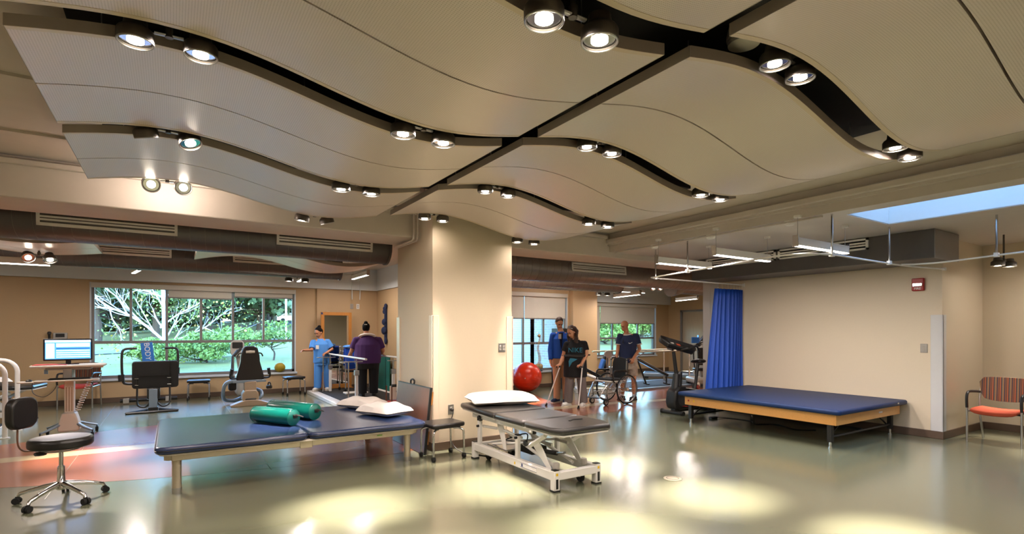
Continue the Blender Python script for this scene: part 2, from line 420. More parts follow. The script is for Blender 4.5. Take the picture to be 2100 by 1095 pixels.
# baseboards
bh = .105
def basebd(name, a, b): struct(B(name, (a[0], a[1], 0), (b[0], b[1], bh), 'base_brown', bev=.004))
basebd('baseboard_column', (2.715, 6.05), (3.915, 6.0695)); basebd('baseboard_column_side', (2.712, 6.07), (2.7295, 7.29))
basebd('baseboard_window_left', (X0, WN - .02), (3.04, WN)); basebd('baseboard_window_left_2', (3.03, WN - .08), (3.38, WN - .061)); basebd('baseboard_window_left_3', (3.37, WN - .02), (4.6, WN))
basebd('baseboard_alcove', (4.58, 11.3), (4.6, WN)); basebd('baseboard_centre', (4.6, 11.28), (9.11, 11.3)); basebd('baseboard_pier', (9.1, 11.1), (9.99, 11.12))
basebd('baseboard_window_right', (9.98, WN - .02), (X1, WN)); basebd('baseboard_far_right', (X1 - .02, 6.9), (X1, 12.12))
basebd('baseboard_right', (8.93, 2.91), (8.9495, 6.66)); basebd('baseboard_return', (8.93, 2.91), (10.5, 2.9295)); basebd('baseboard_alcove_right', (10.48, Y0), (10.5, 2.91))
# door
d = struct(MB().bx((X1 - .04, 12.14, 0), (X1 + .02, 12.21, 2.26)).bx((X1 - .04, 13.14, 0), (X1 + .02, 13.21, 2.26)).bx((X1 - .04, 12.14, 2.19), (X1 + .02, 13.21, 2.26)).build('door_1', 'frame_grey'))
B('door_leaf', (X1 + .03, 12.21, .01), (X1 + .075, 13.14, 2.19), 'door_wood', d)
MB().cyl((X1 + .03, 12.3, 1.0), (X1 - .04, 12.3, 1.0), .012).cyl((X1 - .04, 12.3, 1.0), (X1 - .04, 12.42, 1.0), .011).cyl((X1 + .03, 12.3, 1.0), (X1 + .01, 12.3, 1.0), .03).build('door_handle', 'chrome', d)

def window(name, W, y, mull_up, mull_lo, ztr, shades, house=True, mw=.05):
    """frame in a wall opening; panes, sashes and shades as parts"""
    x0, x1, z0, z1 = W; f = MB(); a, b = y + .06, y + .13
    for p, q in (((x0, a, z0), (x0 + .06, b, z1)), ((x1 - .06, a, z0), (x1, b, z1)), ((x0, a, z0), (x1, b, z0 + .06)), ((x0, a, z1 - .06), (x1, b, z1))): f.bx(p, q)
    w = struct(f.build(name, 'frame_grey'))
    B('transom', (x0, a + .003, ztr - .03), (x1, b - .003, ztr + .03), 'frame_grey', w)
    for x in mull_up: B('mullion', (x - mw / 2, a + .006, ztr + .029), (x + mw / 2, b - .006, z1 - .05), 'frame_grey', w)
    for x in mull_lo: B('mullion', (x - mw / 2, a + .006, z0 + .05), (x + mw / 2, b - .006, ztr - .029), 'frame_grey', w)
    for row, xs, za, zb in ((0, sorted(mull_lo), z0 + .05, ztr), (1, sorted(mull_up), ztr, z1 - .05)):
        e = [x0 + .05] + list(xs) + [x1 - .05]
        for i in range(len(e) - 1): B('pane', (e[i], y + .09, za), (e[i + 1], y + .096, zb), 'glass', w)
    B('window_sill', (x0 - .05, y - .05, z0 - .05), (x1 + .04, y + .06, z0), 'sill', w, .006)
    for s in (x0, x1): B('reveal', (s - .012, y - .01, z0), (s + .012, y + .06, z1), 'sill', w)
    if house: B('shade_box', (x0 + .005, y - .05, z1 - .11), (x1 - .005, y + .04, z1 - .005), 'shade', w, .008)
    for xa, xb, zb in shades:
        r = B('roller_shade', (xa, y + .02, zb), (xb, y + .023, z1 - .1), 'shade', w)
        B('hem_bar', (xa, y + .012, zb - .03), (xb, y + .032, zb), 'frame_grey', r)
    return w
w1 = window('window_1', W1, WN, [-.73, -.09, .56, 1.2, 1.85], [-.09, 1.2], 1.255, [(-.06, 1.17, 2.24), (1.23, 2.49, 2.30)])
w2 = window('window_2', W2, 11.3, [6.9, 7.66, 8.31], [6.9, 7.66], 1.17, [(6.25, 7.64, 1.83), (7.67, 9.0, 1.83)])
w3 = window('window_3', W3, WN, [12.54, 13.17, 13.82, 14.43], [12.54, 13.17, 13.82, 14.43], 1.23, [(11.93, 12.53, .75), (12.55, 15.25, 1.77)])

# ================================================================ CEILING THINGS
def wave(s, A): return A * math.sin(2 * PI * s)
def cloud_bay(label, xa, xb, ya, yb, zc=2.80, A=.088, shear=.042, xs=2.0, zt=ZC, thick=.052, group='wavy perforated ceiling panels', flip=1):
    t = thing('ceiling_panel', label, 'ceiling panel', ((xa + xb) / 2, (ya + yb) / 2, zc), 0, group)
    ox, oy = (xa + xb) / 2, (ya + yb) / 2; ym = (ya + yb) / 2; N = 28
    for p, q in ((ya, ym - .006), (ym + .006, yb)):
        m = MB(); vs = []; fs = []
        for i in range(N + 1):
            s = i / N; x = xa + (xb - xa) * s; dy = shear * (x - xs); z = flip * wave(s, A)
            for (y, zz) in ((p, 0), (q, 0), (q, thick), (p, thick)): vs.append((x - ox, y + dy - oy, z + zz))
        for i in range(N):
            for k in range(4): fs.append((i * 4 + k, i * 4 + (k + 1) % 4, (i + 1) * 4 + (k + 1) % 4, (i + 1) * 4 + k))
        fs += [(0, 1, 2, 3), (N * 4 + 3, N * 4 + 2, N * 4 + 1, N * 4)]
        m.add(vs, fs); sh = m.build('perforated_sheet', 'perforated', t)
        # plain rim along the three free edges, a hair below the sheet
        m = MB()
        def rim(y0, y1):
            vs = []; fs = []
            for i in range(N + 1):
                s = i / N; x = xa + (xb - xa) * s; dy = shear * (x - xs); z = flip * wave(s, A)
                for (y, zz) in ((y0, -.002), (y1, -.002), (y1, .0), (y0, .0)): vs.append((x - ox, y + dy - oy, z + zz))
            for i in range(N):
                for k in range(4): fs.append((i * 4 + k, i * 4 + (k + 1) % 4, (i + 1) * 4 + (k + 1) % 4, (i + 1) * 4 + k))
            fs += [(0, 1, 2, 3), (N * 4 + 3, N * 4 + 2, N * 4 + 1, N * 4)]
            m.add(vs, fs)
        rim(p, p + .03) if p == ya else rim(q - .03, q)
        m.build('edge_trim', 'guard', sh)
        sk = MB(); vs = []; fs = []
        yy = p if p == ya else q; off = -.0015 if p == ya else .0015
        for i in range(N + 1):
            s = i / N; x = xa + (xb - xa) * s; dy = shear * (x - xs); z = flip * wave(s, A)
            vs += [(x - ox, yy + dy - oy + off, z - .001), (x - ox, yy + dy - oy + off, z + thick + .001)]
        for i in range(N): fs.append((2 * i, 2 * i + 1, 2 * i + 3, 2 * i + 2))
        sk.add(vs, fs).build('fascia', 'panel_edge', sh)
    for s in (.12, .5, .88):
        for y in (ya + .25, yb - .25):
            x = xa + (xb - xa) * s; z = flip * wave(s, A) + thick
            MB().cyl((x - ox, y + shear * (x - xs) - oy, z), (x - ox, y + shear * (x - xs) - oy, zt - .012 - zc), .003, n=6).build('hanger_wire', 'steel', t)
    for xx, off in ((xa, -.002), (xb, .002)):
        B('end_fascia', (xx + off - .0015 - ox, ya + shear * (xx - xs) - oy, -.001), (xx + off + .0015 - ox, yb + shear * (xx - xs) - oy, thick + .001), 'panel_edge', t)
    return t
nm = ['nearest, cut off by the top of the picture', 'second from the camera', 'third from the camera', 'farthest, in front of the cream beam']
nr = ['nearest, in the upper right corner', 'second from the camera', 'third from the camera', 'farthest, in front of the column']
for i, (a, b) in enumerate(((.25, 1.49), (1.71, 2.96), (3.17, 4.43), (4.62, 5.88))):
    cloud_bay('wavy perforated ceiling panel of the left row, ' + nm[i], -.6, 1.95, a, b)
for i, (a, b) in enumerate(((.2, 1.44), (1.65, 2.89), (3.07, 4.28), (4.47, 5.74))):
    cloud_bay('wavy perforated ceiling panel of the right row, ' + nr[i], 2.07, 4.66, a, b)
gb = 'wavy panels beyond the front duct'
cloud_bay('wavy ceiling panel behind the duct at the left edge', -3.4, -.85, 8.5, 9.7, 2.62, .06, 0, group=gb)
cloud_bay('wavy ceiling panel behind the duct, left of the column', .3, 2.95, 8.5, 9.7, 2.62, .1, 0, group=gb, flip=1)
cloud_bay('wavy ceiling panel behind the duct, right of the column', 7.8, 10.4, 8.5, 9.7, 2.66, .08, 0, group=gb)

def spot(parent, loc, aim, W, ang=29, blend=1, col=WARM, size=.04):
    l = bpy.data.lights.new('spot_beam', 'SPOT'); l.energy = W; l.color = col; l.spot_size = R_(ang); l.spot_blend = blend; l.shadow_soft_size = size
    o = bpy.data.objects.new('spot_beam', l); C.objects.link(o); o.parent = parent; o.location = loc
    o.rotation_euler = Vector((0, 0, -1)).rotation_difference(Vector(aim).normalized()).to_euler()
    return o
def twin(label, ha, hb, aims=((0, 0, -1), (0, 0, -1)), top=ZC - .012, W=None, on=(1, 1), group='twin spotlights', spill=0):
    W = SPOT_W if W is None else W
    ha, hb = Vector(ha), Vector(hb); mid = (ha + hb) / 2
    t = thing('twin_spotlight', label, 'spotlight', mid, 0, group)
    MB().cyl((0, 0, .045), (0, 0, top - mid.z), .011, n=10).cyl((0, 0, .03), (0, 0, .075), .018, n=10).build('stem', 'lamp_body', t)
    a, b = ha - mid, hb - mid; up = Vector((0, 0, .04))
    MB().tube([a * .45 + up, a * .2 + up, b * .2 + up, b * .45 + up], .012, 8, flat=.6).build('crossbar', 'steel', t)
    for h, d, e in ((a, aims[0], on[0]), (b, aims[1], on[1])):
        d = Vector(d).normalized()
        hd = MB().lathe([(.028, .085), (.045, .08), (.05, .045), (.068, .032), (.075, .02), (.075, -.022), (.07, -.025), (.066, -.012), (.0, -.006)], 24, h, -d).build('lamp_head', 'lamp_body', t)
        MB().lathe([(.02, -.0), (.062, -.002), (.062, .004), (.01, .004)], 24, h + d * .012, d).build('lens', 'chrome' if not e else 'chrome', hd)
        if e:
            MB().lathe([(.005, -.0), (.034, -.001), (.034, .005), (.005, .007)], 20, h + d * .018, d).build('bulb', 'bulb', hd)
            spot(hd, h + d * .05, d, W * e)
        MB().ring(h + d * .026, d, .071, .004, 28, 6).build('rim', 'steel', hd)
    if spill: spot(t, (0, 0, -.06), (0, 0, -1), SPILL_W * spill, 165, .5, size=.12)
    return t
dn = (0, 0, -1)
def pr(*p): return p
pairs = [
 ('twin spotlight pair in the gap at the top centre', (1.15, 1.57, 2.66), (1.43, 1.58, 2.67), None),
 ('twin spotlight pair in the gap at the upper left', (-.14, 2.98, 2.85), (.12, 2.99, 2.86), None),
 ('twin spotlight pair in the middle of the left panel row', (1.17, 3.03, 2.70), (1.44, 3.04, 2.70), None),
 ('twin spotlight pair below the second gap near the left panel edge, one head dark', (-.15, 4.44, 2.86), (.11, 4.45, 2.86), ((.25, .3, -1), (.25, -.35, -1))),
 ('twin spotlight pair between the two farthest left panels, near the centre seam', (1.19, 4.49, 2.70), (1.45, 4.50, 2.70), None),
 ('twin spotlight pair facing the room in front of the cream beam', (-.16, 5.93, 2.86), (.09, 5.94, 2.87), ((.05, -.85, -.5), (.25, -.8, -.5))),
 ('twin spotlight pair below the farthest left panel, above the front duct', (1.17, 5.96, 2.70), (1.43, 5.97, 2.70), ((-.1, .12, -1), (.3, .1, -1))),
 ('twin spotlight pair in the upper right gap beside the smoke detector', (2.63, 1.57, 2.90), (2.89, 1.58, 2.90), None),
 ('twin spotlight pair at the right end of the upper right gap', (4.20, 1.64, 2.78), (4.46, 1.65, 2.76), None),
 ('twin spotlight pair in the second right gap near the seam', (2.59, 3.0, 2.88), (2.85, 3.01, 2.88), None),
 ('twin spotlight pair at the right end of the second right gap', (3.97, 3.06, 2.73), (4.26, 3.07, 2.73), None),
 ('twin spotlight pair in the third right gap near the seam', (2.52, 4.39, 2.85), (2.79, 4.41, 2.85), None),
 ('twin spotlight pair at the right end of the third right gap', (3.87, 4.45, 2.70), (4.16, 4.46, 2.70), None),
 ('twin spotlight pair lighting the top of the column', (2.52, 5.83, 2.85), (2.76, 5.84, 2.85), None),
 ('twin spotlight pair at the right edge of the column', (3.86, 5.87, 2.70), (4.14, 5.88, 2.70), None)]
for i, (lb, a, b, am) in enumerate(pairs):
    twin(lb, a, b, am or (dn, dn), on=(0, 1) if i == 3 else (1, 0) if i == 6 else (1, 1), W=SPOT_W * (.12 if i == 5 else .45 if i in (13, 14) else 1), top=ZC if b[1] > 5.6 else ZC - .012, spill=0 if i == 5 else .12 if i in (13, 14) else .6 if b[1] > 5.6 else 1)
bp = [('twin spotlight pair hanging below the left duct at the picture edge', (-1.59, 9.3, 2.47), (-1.37, 9.3, 2.46), ((.3, -.7, -.6), (.2, -.5, -1))),
 ('twin spotlight pair behind the duct, left of the column', (2.0, 9.3, 2.62), (2.26, 9.3, 2.62), None),
 ('twin spotlight pair seen low behind the rear duct above the window', (1.9, 10.9, 2.48), (2.2, 10.9, 2.48), None),
 ('twin spotlight pair shining behind the duct above the exercise machines', (10.1, 9.2, 2.57), (10.36, 9.2, 2.58), ((-.2, -.7, -.7), (-.2, -.7, -.7))),
 ('twin spotlight pair behind the duct right next to the column', (6.1, 9.3, 2.60), (6.36, 9.3, 2.60), None),
 ('twin spotlight pair below the far dark fixture in the right wing', (9.2, 10.2, 2.44), (9.5, 10.2, 2.44), None)]
for lb, a, b, am in bp: twin(lb, a, b, am or (dn, dn), top=ZC, group='twin spotlights in the rear hall')
ob = [('twin spotlight pair in the right alcove behind the curtain rail', (8.75, 1.75, 2.52), (9.0, 1.7, 2.52), None),
      ('twin spotlight pair in the right alcove above the striped chair', (9.35, 2.45, 2.40), (9.62, 2.4, 2.40), None)]
# the two turned heads spill light backwards onto the beam
for o in [q for q in C.objects if q.get('label') == pairs[5][0]]:
    for x in (-.13, .13):
        l = bpy.data.lights.new('back_spill', 'POINT'); l.energy = 5; l.color = WARM; l.shadow_soft_size = .03
        q = bpy.data.objects.new('back_spill', l); C.objects.link(q); q.parent = o; q.location = (x, .14, .03)
for lb, a, b, am in ob: twin(lb, a, b, am or (dn, dn), top=ZR, W=SPOT_W * .3, group='spotlights of the right alcove')
# ---- round ducts with slot diffusers
def duct(label, xa, xb, y, z, r, grilles, step=.16, material='duct', hang=ZC, ends=True, colr='seam'):
    t = thing('air_duct', label, 'duct', (xa, y, z)); L = xb - xa
    MB().cyl((0, 0, 0), (L, 0, 0), r, n=40).build('duct_body', material, t)
    n = int(L / step)
    for i in range(1, n):
        x = i * step
        k = MB(); pts = [(x + .035 * math.sin(a) * 1.0, r * 1.002 * math.sin(a), r * 1.002 * math.cos(a)) for a in [2 * PI * j / 28 for j in range(28)]]
        k.tube(pts, .0025, 5, closed=True).build('spiral_seam', colr, t)
    for x in (.4, L / 2 + .1, L - .3):
        MB().cyl((x, 0, r), (x, 0, hang - z), .006, n=6).build('hanger_rod', 'steel', t)
    if ends: MB().cyl((L - .02, 0, 0), (L + .012, 0, 0), r + .012, n=40).build('end_cap', material, t)
    for ga, gb_, zo in grilles:
        g = diffuser(t, ga - xa, gb_ - xa, r, zo)
    return t
def diffuser(t, a, b, r, ang):
    """slot diffuser plate on the camera side of a round duct, at ANG degrees above the horizontal"""
    h = .165; A = R_(ang)
    c = Vector(((a + b) / 2, -math.cos(A) * (r - .005), math.sin(A) * (r - .005)))
    L = b - a
    g = MB().bx((-L / 2, -.012, -h / 2), (L / 2, .0, -h / 2 + .034)).bx((-L / 2, -.012, h / 2 - .034), (L / 2, 0, h / 2)).bx((-L / 2, -.012, -h / 2), (-L / 2 + .03, 0, h / 2)).bx((L / 2 - .03, -.012, -h / 2), (L / 2, 0, h / 2)).build('slot_diffuser', 'grille', t, loc=c, rot=(-A, 0, 0))
    B('slot_back', (-L / 2 + .01, .001, -h / 2 + .01), (L / 2 - .01, .02, h / 2 - .01), 'slot', g)
    for i in range(2):
        z = -h / 2 + .034 + (h - .068) * (i + 1) / 3; B('slot_bar', (-L / 2 + .02, -.01, z - .0105), (L / 2 - .02, .0, z + .0105), 'grille', g)
    return g
duct('long round metal air duct behind the cream beam, left of the column', -4.9, 2.72, 7.75, 2.74, .24, [(-1.22, .06, -6), (1.16, 2.44, -6)], colr='seam', material='duct_paint')
duct('rear round metal air duct below the white band over the window', -4.9, 2.78, 10.6, 2.71, .21, [(-1.05, 0, 18), (.9, 1.9, 18)], material='duct_paint')
duct('shiny round air duct with one diffuser, right of the column', 4.0, 10.2, 7.75, 2.64, .25, [(6.12, 7.48, 6)], ends=False)
duct('rear round air duct over the shaded window by the red ball', 5.3, 9.6, 9.9, 2.66, .2, [])
duct('round duct stub with a flared end above the far machines', 11.6, 14.5, 9.6, 2.66, .17, [])
t = thing('duct_cone', 'flared conical duct end below the shiny duct', 'duct', (11.2, 9.6, 2.66))
MB().lathe([(.17, 0), (.19, .08), (.24, .3), (.25, .38)], 28, (.4, 0, 0), (-1, 0, 0)).build('cone', 'duct', t)
MB().cyl((.2, 0, .2), (.2, 0, ZC - 2.66), .006, n=6).build('hanger_rod', 'steel', t)
# square duct over the right wall
t = thing('square_duct', 'dark rectangular air duct along the top of the right wall', 'duct', (8.15, 2.75, 2.43))
B('duct_body', (0, 0, 0), (.77, 3.73, .369), 'duct_paint', t, .006)
B('end_plate', (-.005, -.012, -.005), (.772, 0, .36), 'duct', t)
for a, b in ((.75, 2.05), (2.09, 3.4)):
    h0, h1 = .2, .355
    f = MB().bx((-.03, a, h0), (-.005, b, h0 + .025)).bx((-.03, a, h1 - .025), (-.005, b, h1)).bx((-.03, a, h0), (-.005, a + .03, h1)).bx((-.03, b - .03, h0), (-.005, b, h1)).build('slot_diffuser', 'grille', t)
    B('slot_back', (-.012, a + .01, h0 + .01), (-.002, b - .01, h1 - .01), 'slot', f)
    for i in range(2):
        z = h0 + .025 + (h1 - h0 - .05) * (i + 1) / 3; B('slot_bar', (-.028, a + .02, z - .011), (-.006, b - .02, z + .011), 'grille', f)

# ---- linear pendants
def pendant(label, x, y, z, L, rz=0, top=ZR, group='linear pendant lamps', W=22):
    t = thing('linear_pendant', label, 'pendant lamp', (x, y, z), rz, group)
    MB().bx((-L / 2, -.03, .012), (L / 2, .03, .10)).build('housing', 'white_metal', t, .004)
    B('tube_lens', (-L / 2 + .01, -.024, .0), (L / 2 - .01, .024, .012), 'tube', t)
    for s in (-1, 1):
        B('end_cap', (s * L / 2 - .006, -.034, -.002), (s * L / 2 + .006, .034, .125), 'chrome', t, .003)
        MB().cyl((s * (L / 2 - .04), 0, .1), (s * (L / 2 - .04), 0, top - z), .003, n=6).build('suspension_wire', 'steel', t)
        MB().cyl((s * (L / 2 - .04), 0, top - z - .025), (s * (L / 2 - .04), 0, top - z), .04, n=14).build('ceiling_canopy', 'white_metal', t)
    l = bpy.data.lights.new('tube_glow', 'AREA'); l.shape = 'RECTANGLE'; l.size = L; l.size_y = .05; l.energy = W; l.color = NEUT
    o = bpy.data.objects.new('tube_glow', l); C.objects.link(o); o.parent = t; o.location = (0, 0, -.01)
    return t
gp = 'linear pendant lamps over the treatment bay'
pendant('linear pendant lamp nearest the skylight, over the blue mat table', 6.48, 3.28, 2.45, 1.15, group=gp, W=26)
pendant('linear pendant lamp in the middle of the three by the curtain rail', 6.36, 4.24, 2.45, 1.2, group=gp, W=26)
pendant('linear pendant lamp farthest of the three, over the curtain rail', 6.38, 5.2, 2.45, 1.2, group=gp, W=26)
gq = 'short linear lamps in the rear hall'
pendant('short linear lamp in the far right wing above the shaded window', 10.3, 10.3, 2.42, 1.3, R_(77), ZC, gq)
pendant('short linear lamp at the far right next to the door wall', 13.1, 10.6, 2.42, 1.2, R_(70), ZC, gq)
pendant('short linear lamp in front of the white band over the big window', -.52, 11.4, 2.53, .7, R_(100), ZC, gq)
pendant('short linear lamp at the end of the rear duct', 2.28, 11.6, 2.55, 1.0, R_(88), ZC, gq)
pendant('linear lamp below the dark duct at the left picture edge', -2.0, 9.9, 2.42, 1.1, 0, ZC, gq)
pendant('linear lamp in the right alcove beyond the skylight', 9.7, 1.6, 2.50, 1.2, R_(20), ZR, gq, 10)
gh = 'unseen fill lamps added around the camera'  # added area lights outside the view, fill for the overall room brightness
for x, y, rz in ((-2.9, .8, 90), (-2.9, 4.6, 90), (5.4, -1.2, 0), (.6, -1.6, 0), (3.2, -2.6, 0)):
    pendant('unseen linear fill lamp added around the camera', x, y, 2.6, 1.5, R_(rz), ZC, gh, 18)
gi = 'unseen fill lamps added in the rear hall'  # added fill lights above the ducts, lift the ambient level back there
for x, y, rz in ((-3.4, 12.2, 0), (.9, 12.7, 0), (3.7, 12.3, 90), (6.6, 8.9, 0), (8.2, 10.3, 0), (12.6, 12.4, 0), (13.6, 8.4, 0), (0, 8.9, 0)):
    pendant('unseen linear fill lamp added above the ducts of the rear hall', x, y, 2.74, 1.2, R_(rz), ZC, gi, 5 if x < 1.5 else 13)
# ---- curtain track with drop rods
t = thing('curtain_track', 'white curved curtain track on chrome drop rods in the right bay', 'curtain track', (6.2, 3.4, 2.345))
def lt(p): return [(x - 6.2, y - 3.4, 0) for x, y in p]
def trk(p, name):
    MB().tube(smooth_path(lt(p), 8), .014, 8, flat=.8).build(name, 'white_metal', t)
trk([(8.93, 5.94), (7.6, 5.93), (6.6, 5.92), (6.42, 5.88)], 'track_rail')
trk([(6.42, 5.88), (6.2, 5.0), (5.95, 4.1), (5.80, 3.6), (5.79, 3.3), (5.95, 3.1), (6.25, 3.02), (6.6, 3.02), (7.3, 3.03), (8.05, 3.02), (8.93, 2.9)], 'track_rail')
trk([(7.85, 3.0), (7.98, 2.85), (8.0, 2.6), (7.85, 2.2), (7.7, 1.8), (7.55, .8), (7.45, -.5)], 'track_rail')
for x, y in ((6.19, 3.03), (7.57, 3.02), (7.78, 2.05), (6.2, 5.0), (6.55, 5.91), (7.46, -.4)):
    MB().cyl((x - 6.2, y - 3.4, 0), (x - 6.2, y - 3.4, ZR - 2.345), .012, n=10).build('drop_rod', 'chrome', t)
    B('rod_clamp', (x - 6.2 - .03, y - 3.4 - .02, -.02), (x - 6.2 + .03, y - 3.4 + .02, .03), 'white_metal', t, .004)
B('end_stop', (8.91 - 6.2, 2.88 - 3.4, -.02), (8.945 - 6.2, 2.92 - 3.4, .02), 'white_metal', t)
B('wall_bracket', (8.93 - 6.2, 5.92 - 3.4, -.03), (8.949 - 6.2, 5.96 - 3.4, .03), 'white_metal', t)
# ---- smoke detector, conduit, junction boxes
MBo = MB().lathe([(.03, .1), (.075, .095), (.085, .05), (.085, .03), (.06, .028), (.06, .02), (.08, .018), (.078, .0), (.05, -.006), (.0, -.008)], 26)
t = MBo.build('smoke_detector', 'white_plastic', loc=(2.5, 1.66, 2.985)); tag(t, 'white round smoke detector under the dark deck between panels', 'smoke detector')
t = thing('conduit_run', 'painted conduit with junction boxes along the beam beside the pendants', 'conduit', (6.08, 5.9, ZR - .02))
MB().tube([(.05, .5, 0), (.05, -2.8, 0)], .012, 8).build('conduit_pipe', 'soffit', t)
for y in (-.3, -1.3, -2.4): MB().lathe([(.06, .02), (.06, -.01), (.045, -.03), (0, -.032)], 16, (.1, y, 0)).build('junction_box', 'white_metal', t)
t = thing('wall_conduit', 'bent cream conduits where the beam meets the column', 'conduit', (2.68, 6.44, 2.66))
for k, dx in enumerate((0, -.05)):
    MB().tube([(dx, -.02, .42), (dx, -.02, .1), (dx, .0, .03), (dx, .05, .01), (dx, .7, .01)], .014, 8).build('conduit_pipe', 'slab_cream', t)
t = thing('wall_conduit', 'thin bent conduits on the white band above the mirror', 'conduit', (3.9, 13.66, 2.3))
MB().tube(smooth_path([(-.15, 0, .62), (.1, 0, .62), (.2, 0, .5), (.2, 0, .0)], 5), .012, 8).build('conduit_pipe', 'wall_white', t)
MB().cyl((0, 0, .0), (0, 0, .45), .012).build('conduit_pipe', 'wall_white', t)

# ================================================================ FURNITURE
def slab_rr(w, d, h, r, z0, name, material, parent, bev=.02, seg=3, cx=0, cy=0):
    return MB().prism(rrect(w, d, r, 5, cx, cy), z0, z0 + h).build(name, material, parent, bev, seg)
def caster(parent, x, y, z=.05, r=.028, body='black'):
    c = MB().cyl((x - .016, y, r), (x + .016, y, r), r, n=16).build('caster', 'rubber', parent)
    MB().cyl((x, y, r), (x, y, z + .03), .008, n=8).bx((x - .02, y - .018, r + .006), (x + .02, y + .018, r + .024)).build('caster_fork', body, c)
    return c

# ---- left mat table
t = thing('mat_table', 'large navy padded mat table with round metal legs in the left foreground', 'therapy table', (1.16, 6.52, 0))
for cx, w in ((-.64, 1.30), (.655, 1.28)):
    mtt = MB().prism(rrect(w, 1.86, .09, 6, cx, 0), .395, .465).build('mattress', 'vinyl_navy', t, .028, 4)
    MB().tube([(x, y, .43) for x, y in rrect(w + .002, 1.862, .09, 6, cx, 0)], .004, 5, closed=True).build('piping', 'black', mtt)
slab_rr(2.52, 1.78, .016, .08, .378, 'deck_board', 'white_plastic', t, .004, 1)
for s in (-1, 1):
    B('side_rail', (-1.16, s * .80 - .022, .315), (1.16, s * .80 + .022, .378), 'alu', t, .004)
    B('end_rail', (s * 1.2 - .02, -.78, .32), (s * 1.2 + .02, .78, .378), 'alu', t, .004)
    B('side_bracket', (-.06, s * .80 - .03, .30), (.06, s * .80 + .03, .378), 'alu', t, .004)
    for q in (-1, 1):
        leg = MB().cyl((s * 1.12, q * .74, .015), (s * 1.12, q * .74, .34), .038, n=20).build('leg', 'alu', t)
        MB().cyl((s * 1.12, q * .74, 0), (s * 1.12, q * .74, .055), .041, n=20).build('foot', 'steel', leg)
        MB().prism(rrect(.30, .11, .05, 5, s * 1.07, q * .745), .318, .377).build('leg_bracket', 'alu', t, .005)
B('inspection_label', (.74, -.824, .34), (.80, -.8215, .352), 'green_label', t)
# ---- bolsters
def bolster(label, a, b, r):
    a, b = Vector(a), Vector(b); L = (b - a).length; d = (b - a).normalized()
    t = thing('bolster', label, 'bolster', (a + b) / 2, math.atan2(d.y, d.x), 'teal bolsters on the mat table')
    MB().lathe([(.02, -L / 2 - .012), (r * .6, -L / 2 - .008), (r * .92, -L / 2 + .01), (r, -L / 2 + .04), (r * 1.005, 0), (r, L / 2 - .04), (r * .92, L / 2 - .01), (r * .6, L / 2 + .008), (.02, L / 2 + .012)], 32, (0, 0, 0), (1, 0, 0)).build('bolster_body', 'vinyl_teal', t)
    for s in (-1, 1): MB().ring((s * (L / 2 - .015), 0, 0), (1, 0, 0), r * .955, .004, 32, 6).build('seam_piping', 'vinyl_teal', t)
    MB().tube([(L / 2 + .005, -.02, .02), (L / 2 + .05, -.01, .03), (L / 2 + .10, 0, .022), (L / 2 + .12, .01, .012)], .014, 8, flat=.5).build('strap_handle', 'black', t)
    B('strap_patch', (L / 2 + .005, -.03, -.005), (L / 2 + .02, .03, .035), 'black', t, .004)
bolster('front teal vinyl bolster lying on the left mat table', (.80, 6.62, .558), (1.12, 6.10, .558), .09)
bolster('rear teal vinyl bolster, longer, lying behind the front one', (1.03, 7.02, .562), (1.40, 6.36, .562), .095)
# ---- pillows
def pillow(name, label, loc, w, d, h, rz, tilt=(0, 0), seed=1, group='white pillows'):
    rnd = random.Random(seed); N = 18; M_ = 14; m = MB()
    ph = [(rnd.uniform(2, 7), rnd.uniform(2, 7), rnd.uniform(0, 6), rnd.uniform(.003, .007)) for _ in range(6)]
    for sgn in (1, -1):
        vs = []; fs = []
        for i in range(N + 1):
            for j in range(M_ + 1):
                u = -1 + 2 * i / N; v = -1 + 2 * j / M_
                e = max(0, 1 - abs(u) ** 2.6) * max(0, 1 - abs(v) ** 2.6)
                k = 1 - .10 * (1 - abs(v)) * abs(u) ** 3 - .05 * abs(u * v) ** 4; l = 1 - .10 * (1 - abs(u)) * abs(v) ** 3 - .05 * abs(u * v) ** 4
                z = h / 2 * (e ** .4)
                z += sum(a * math.sin(p * u + q * v + s) for p, q, s, a in ph) * e ** .5
                if sgn < 0: z = z * .4
                vs.append((u * w / 2 * k, v * d / 2 * l, sgn * z + .004 * sgn))
        for i in range(N):
            for j in range(M_):
                a = i * (M_ + 1) + j; fs.append((a, a + 1, a + M_ + 2, a + M_ + 1))
        m.add(vs, fs)
    o = m.build(name, 'fabric_white', None, loc=loc, rot=(tilt[0], tilt[1], rz)); tag(o, label, 'pillow', group)
    return o
pillow('pillow', 'white pillow at the back corner of the left mat table', (2.16, 7.06, .512), .60, .42, .19, R_(-60), seed=2)
pillow('pillow', 'white pillow lying in front on the right end of the left mat table', (2.20, 6.32, .514), .64, .43, .2, R_(-70), (.0, -.02), seed=3)
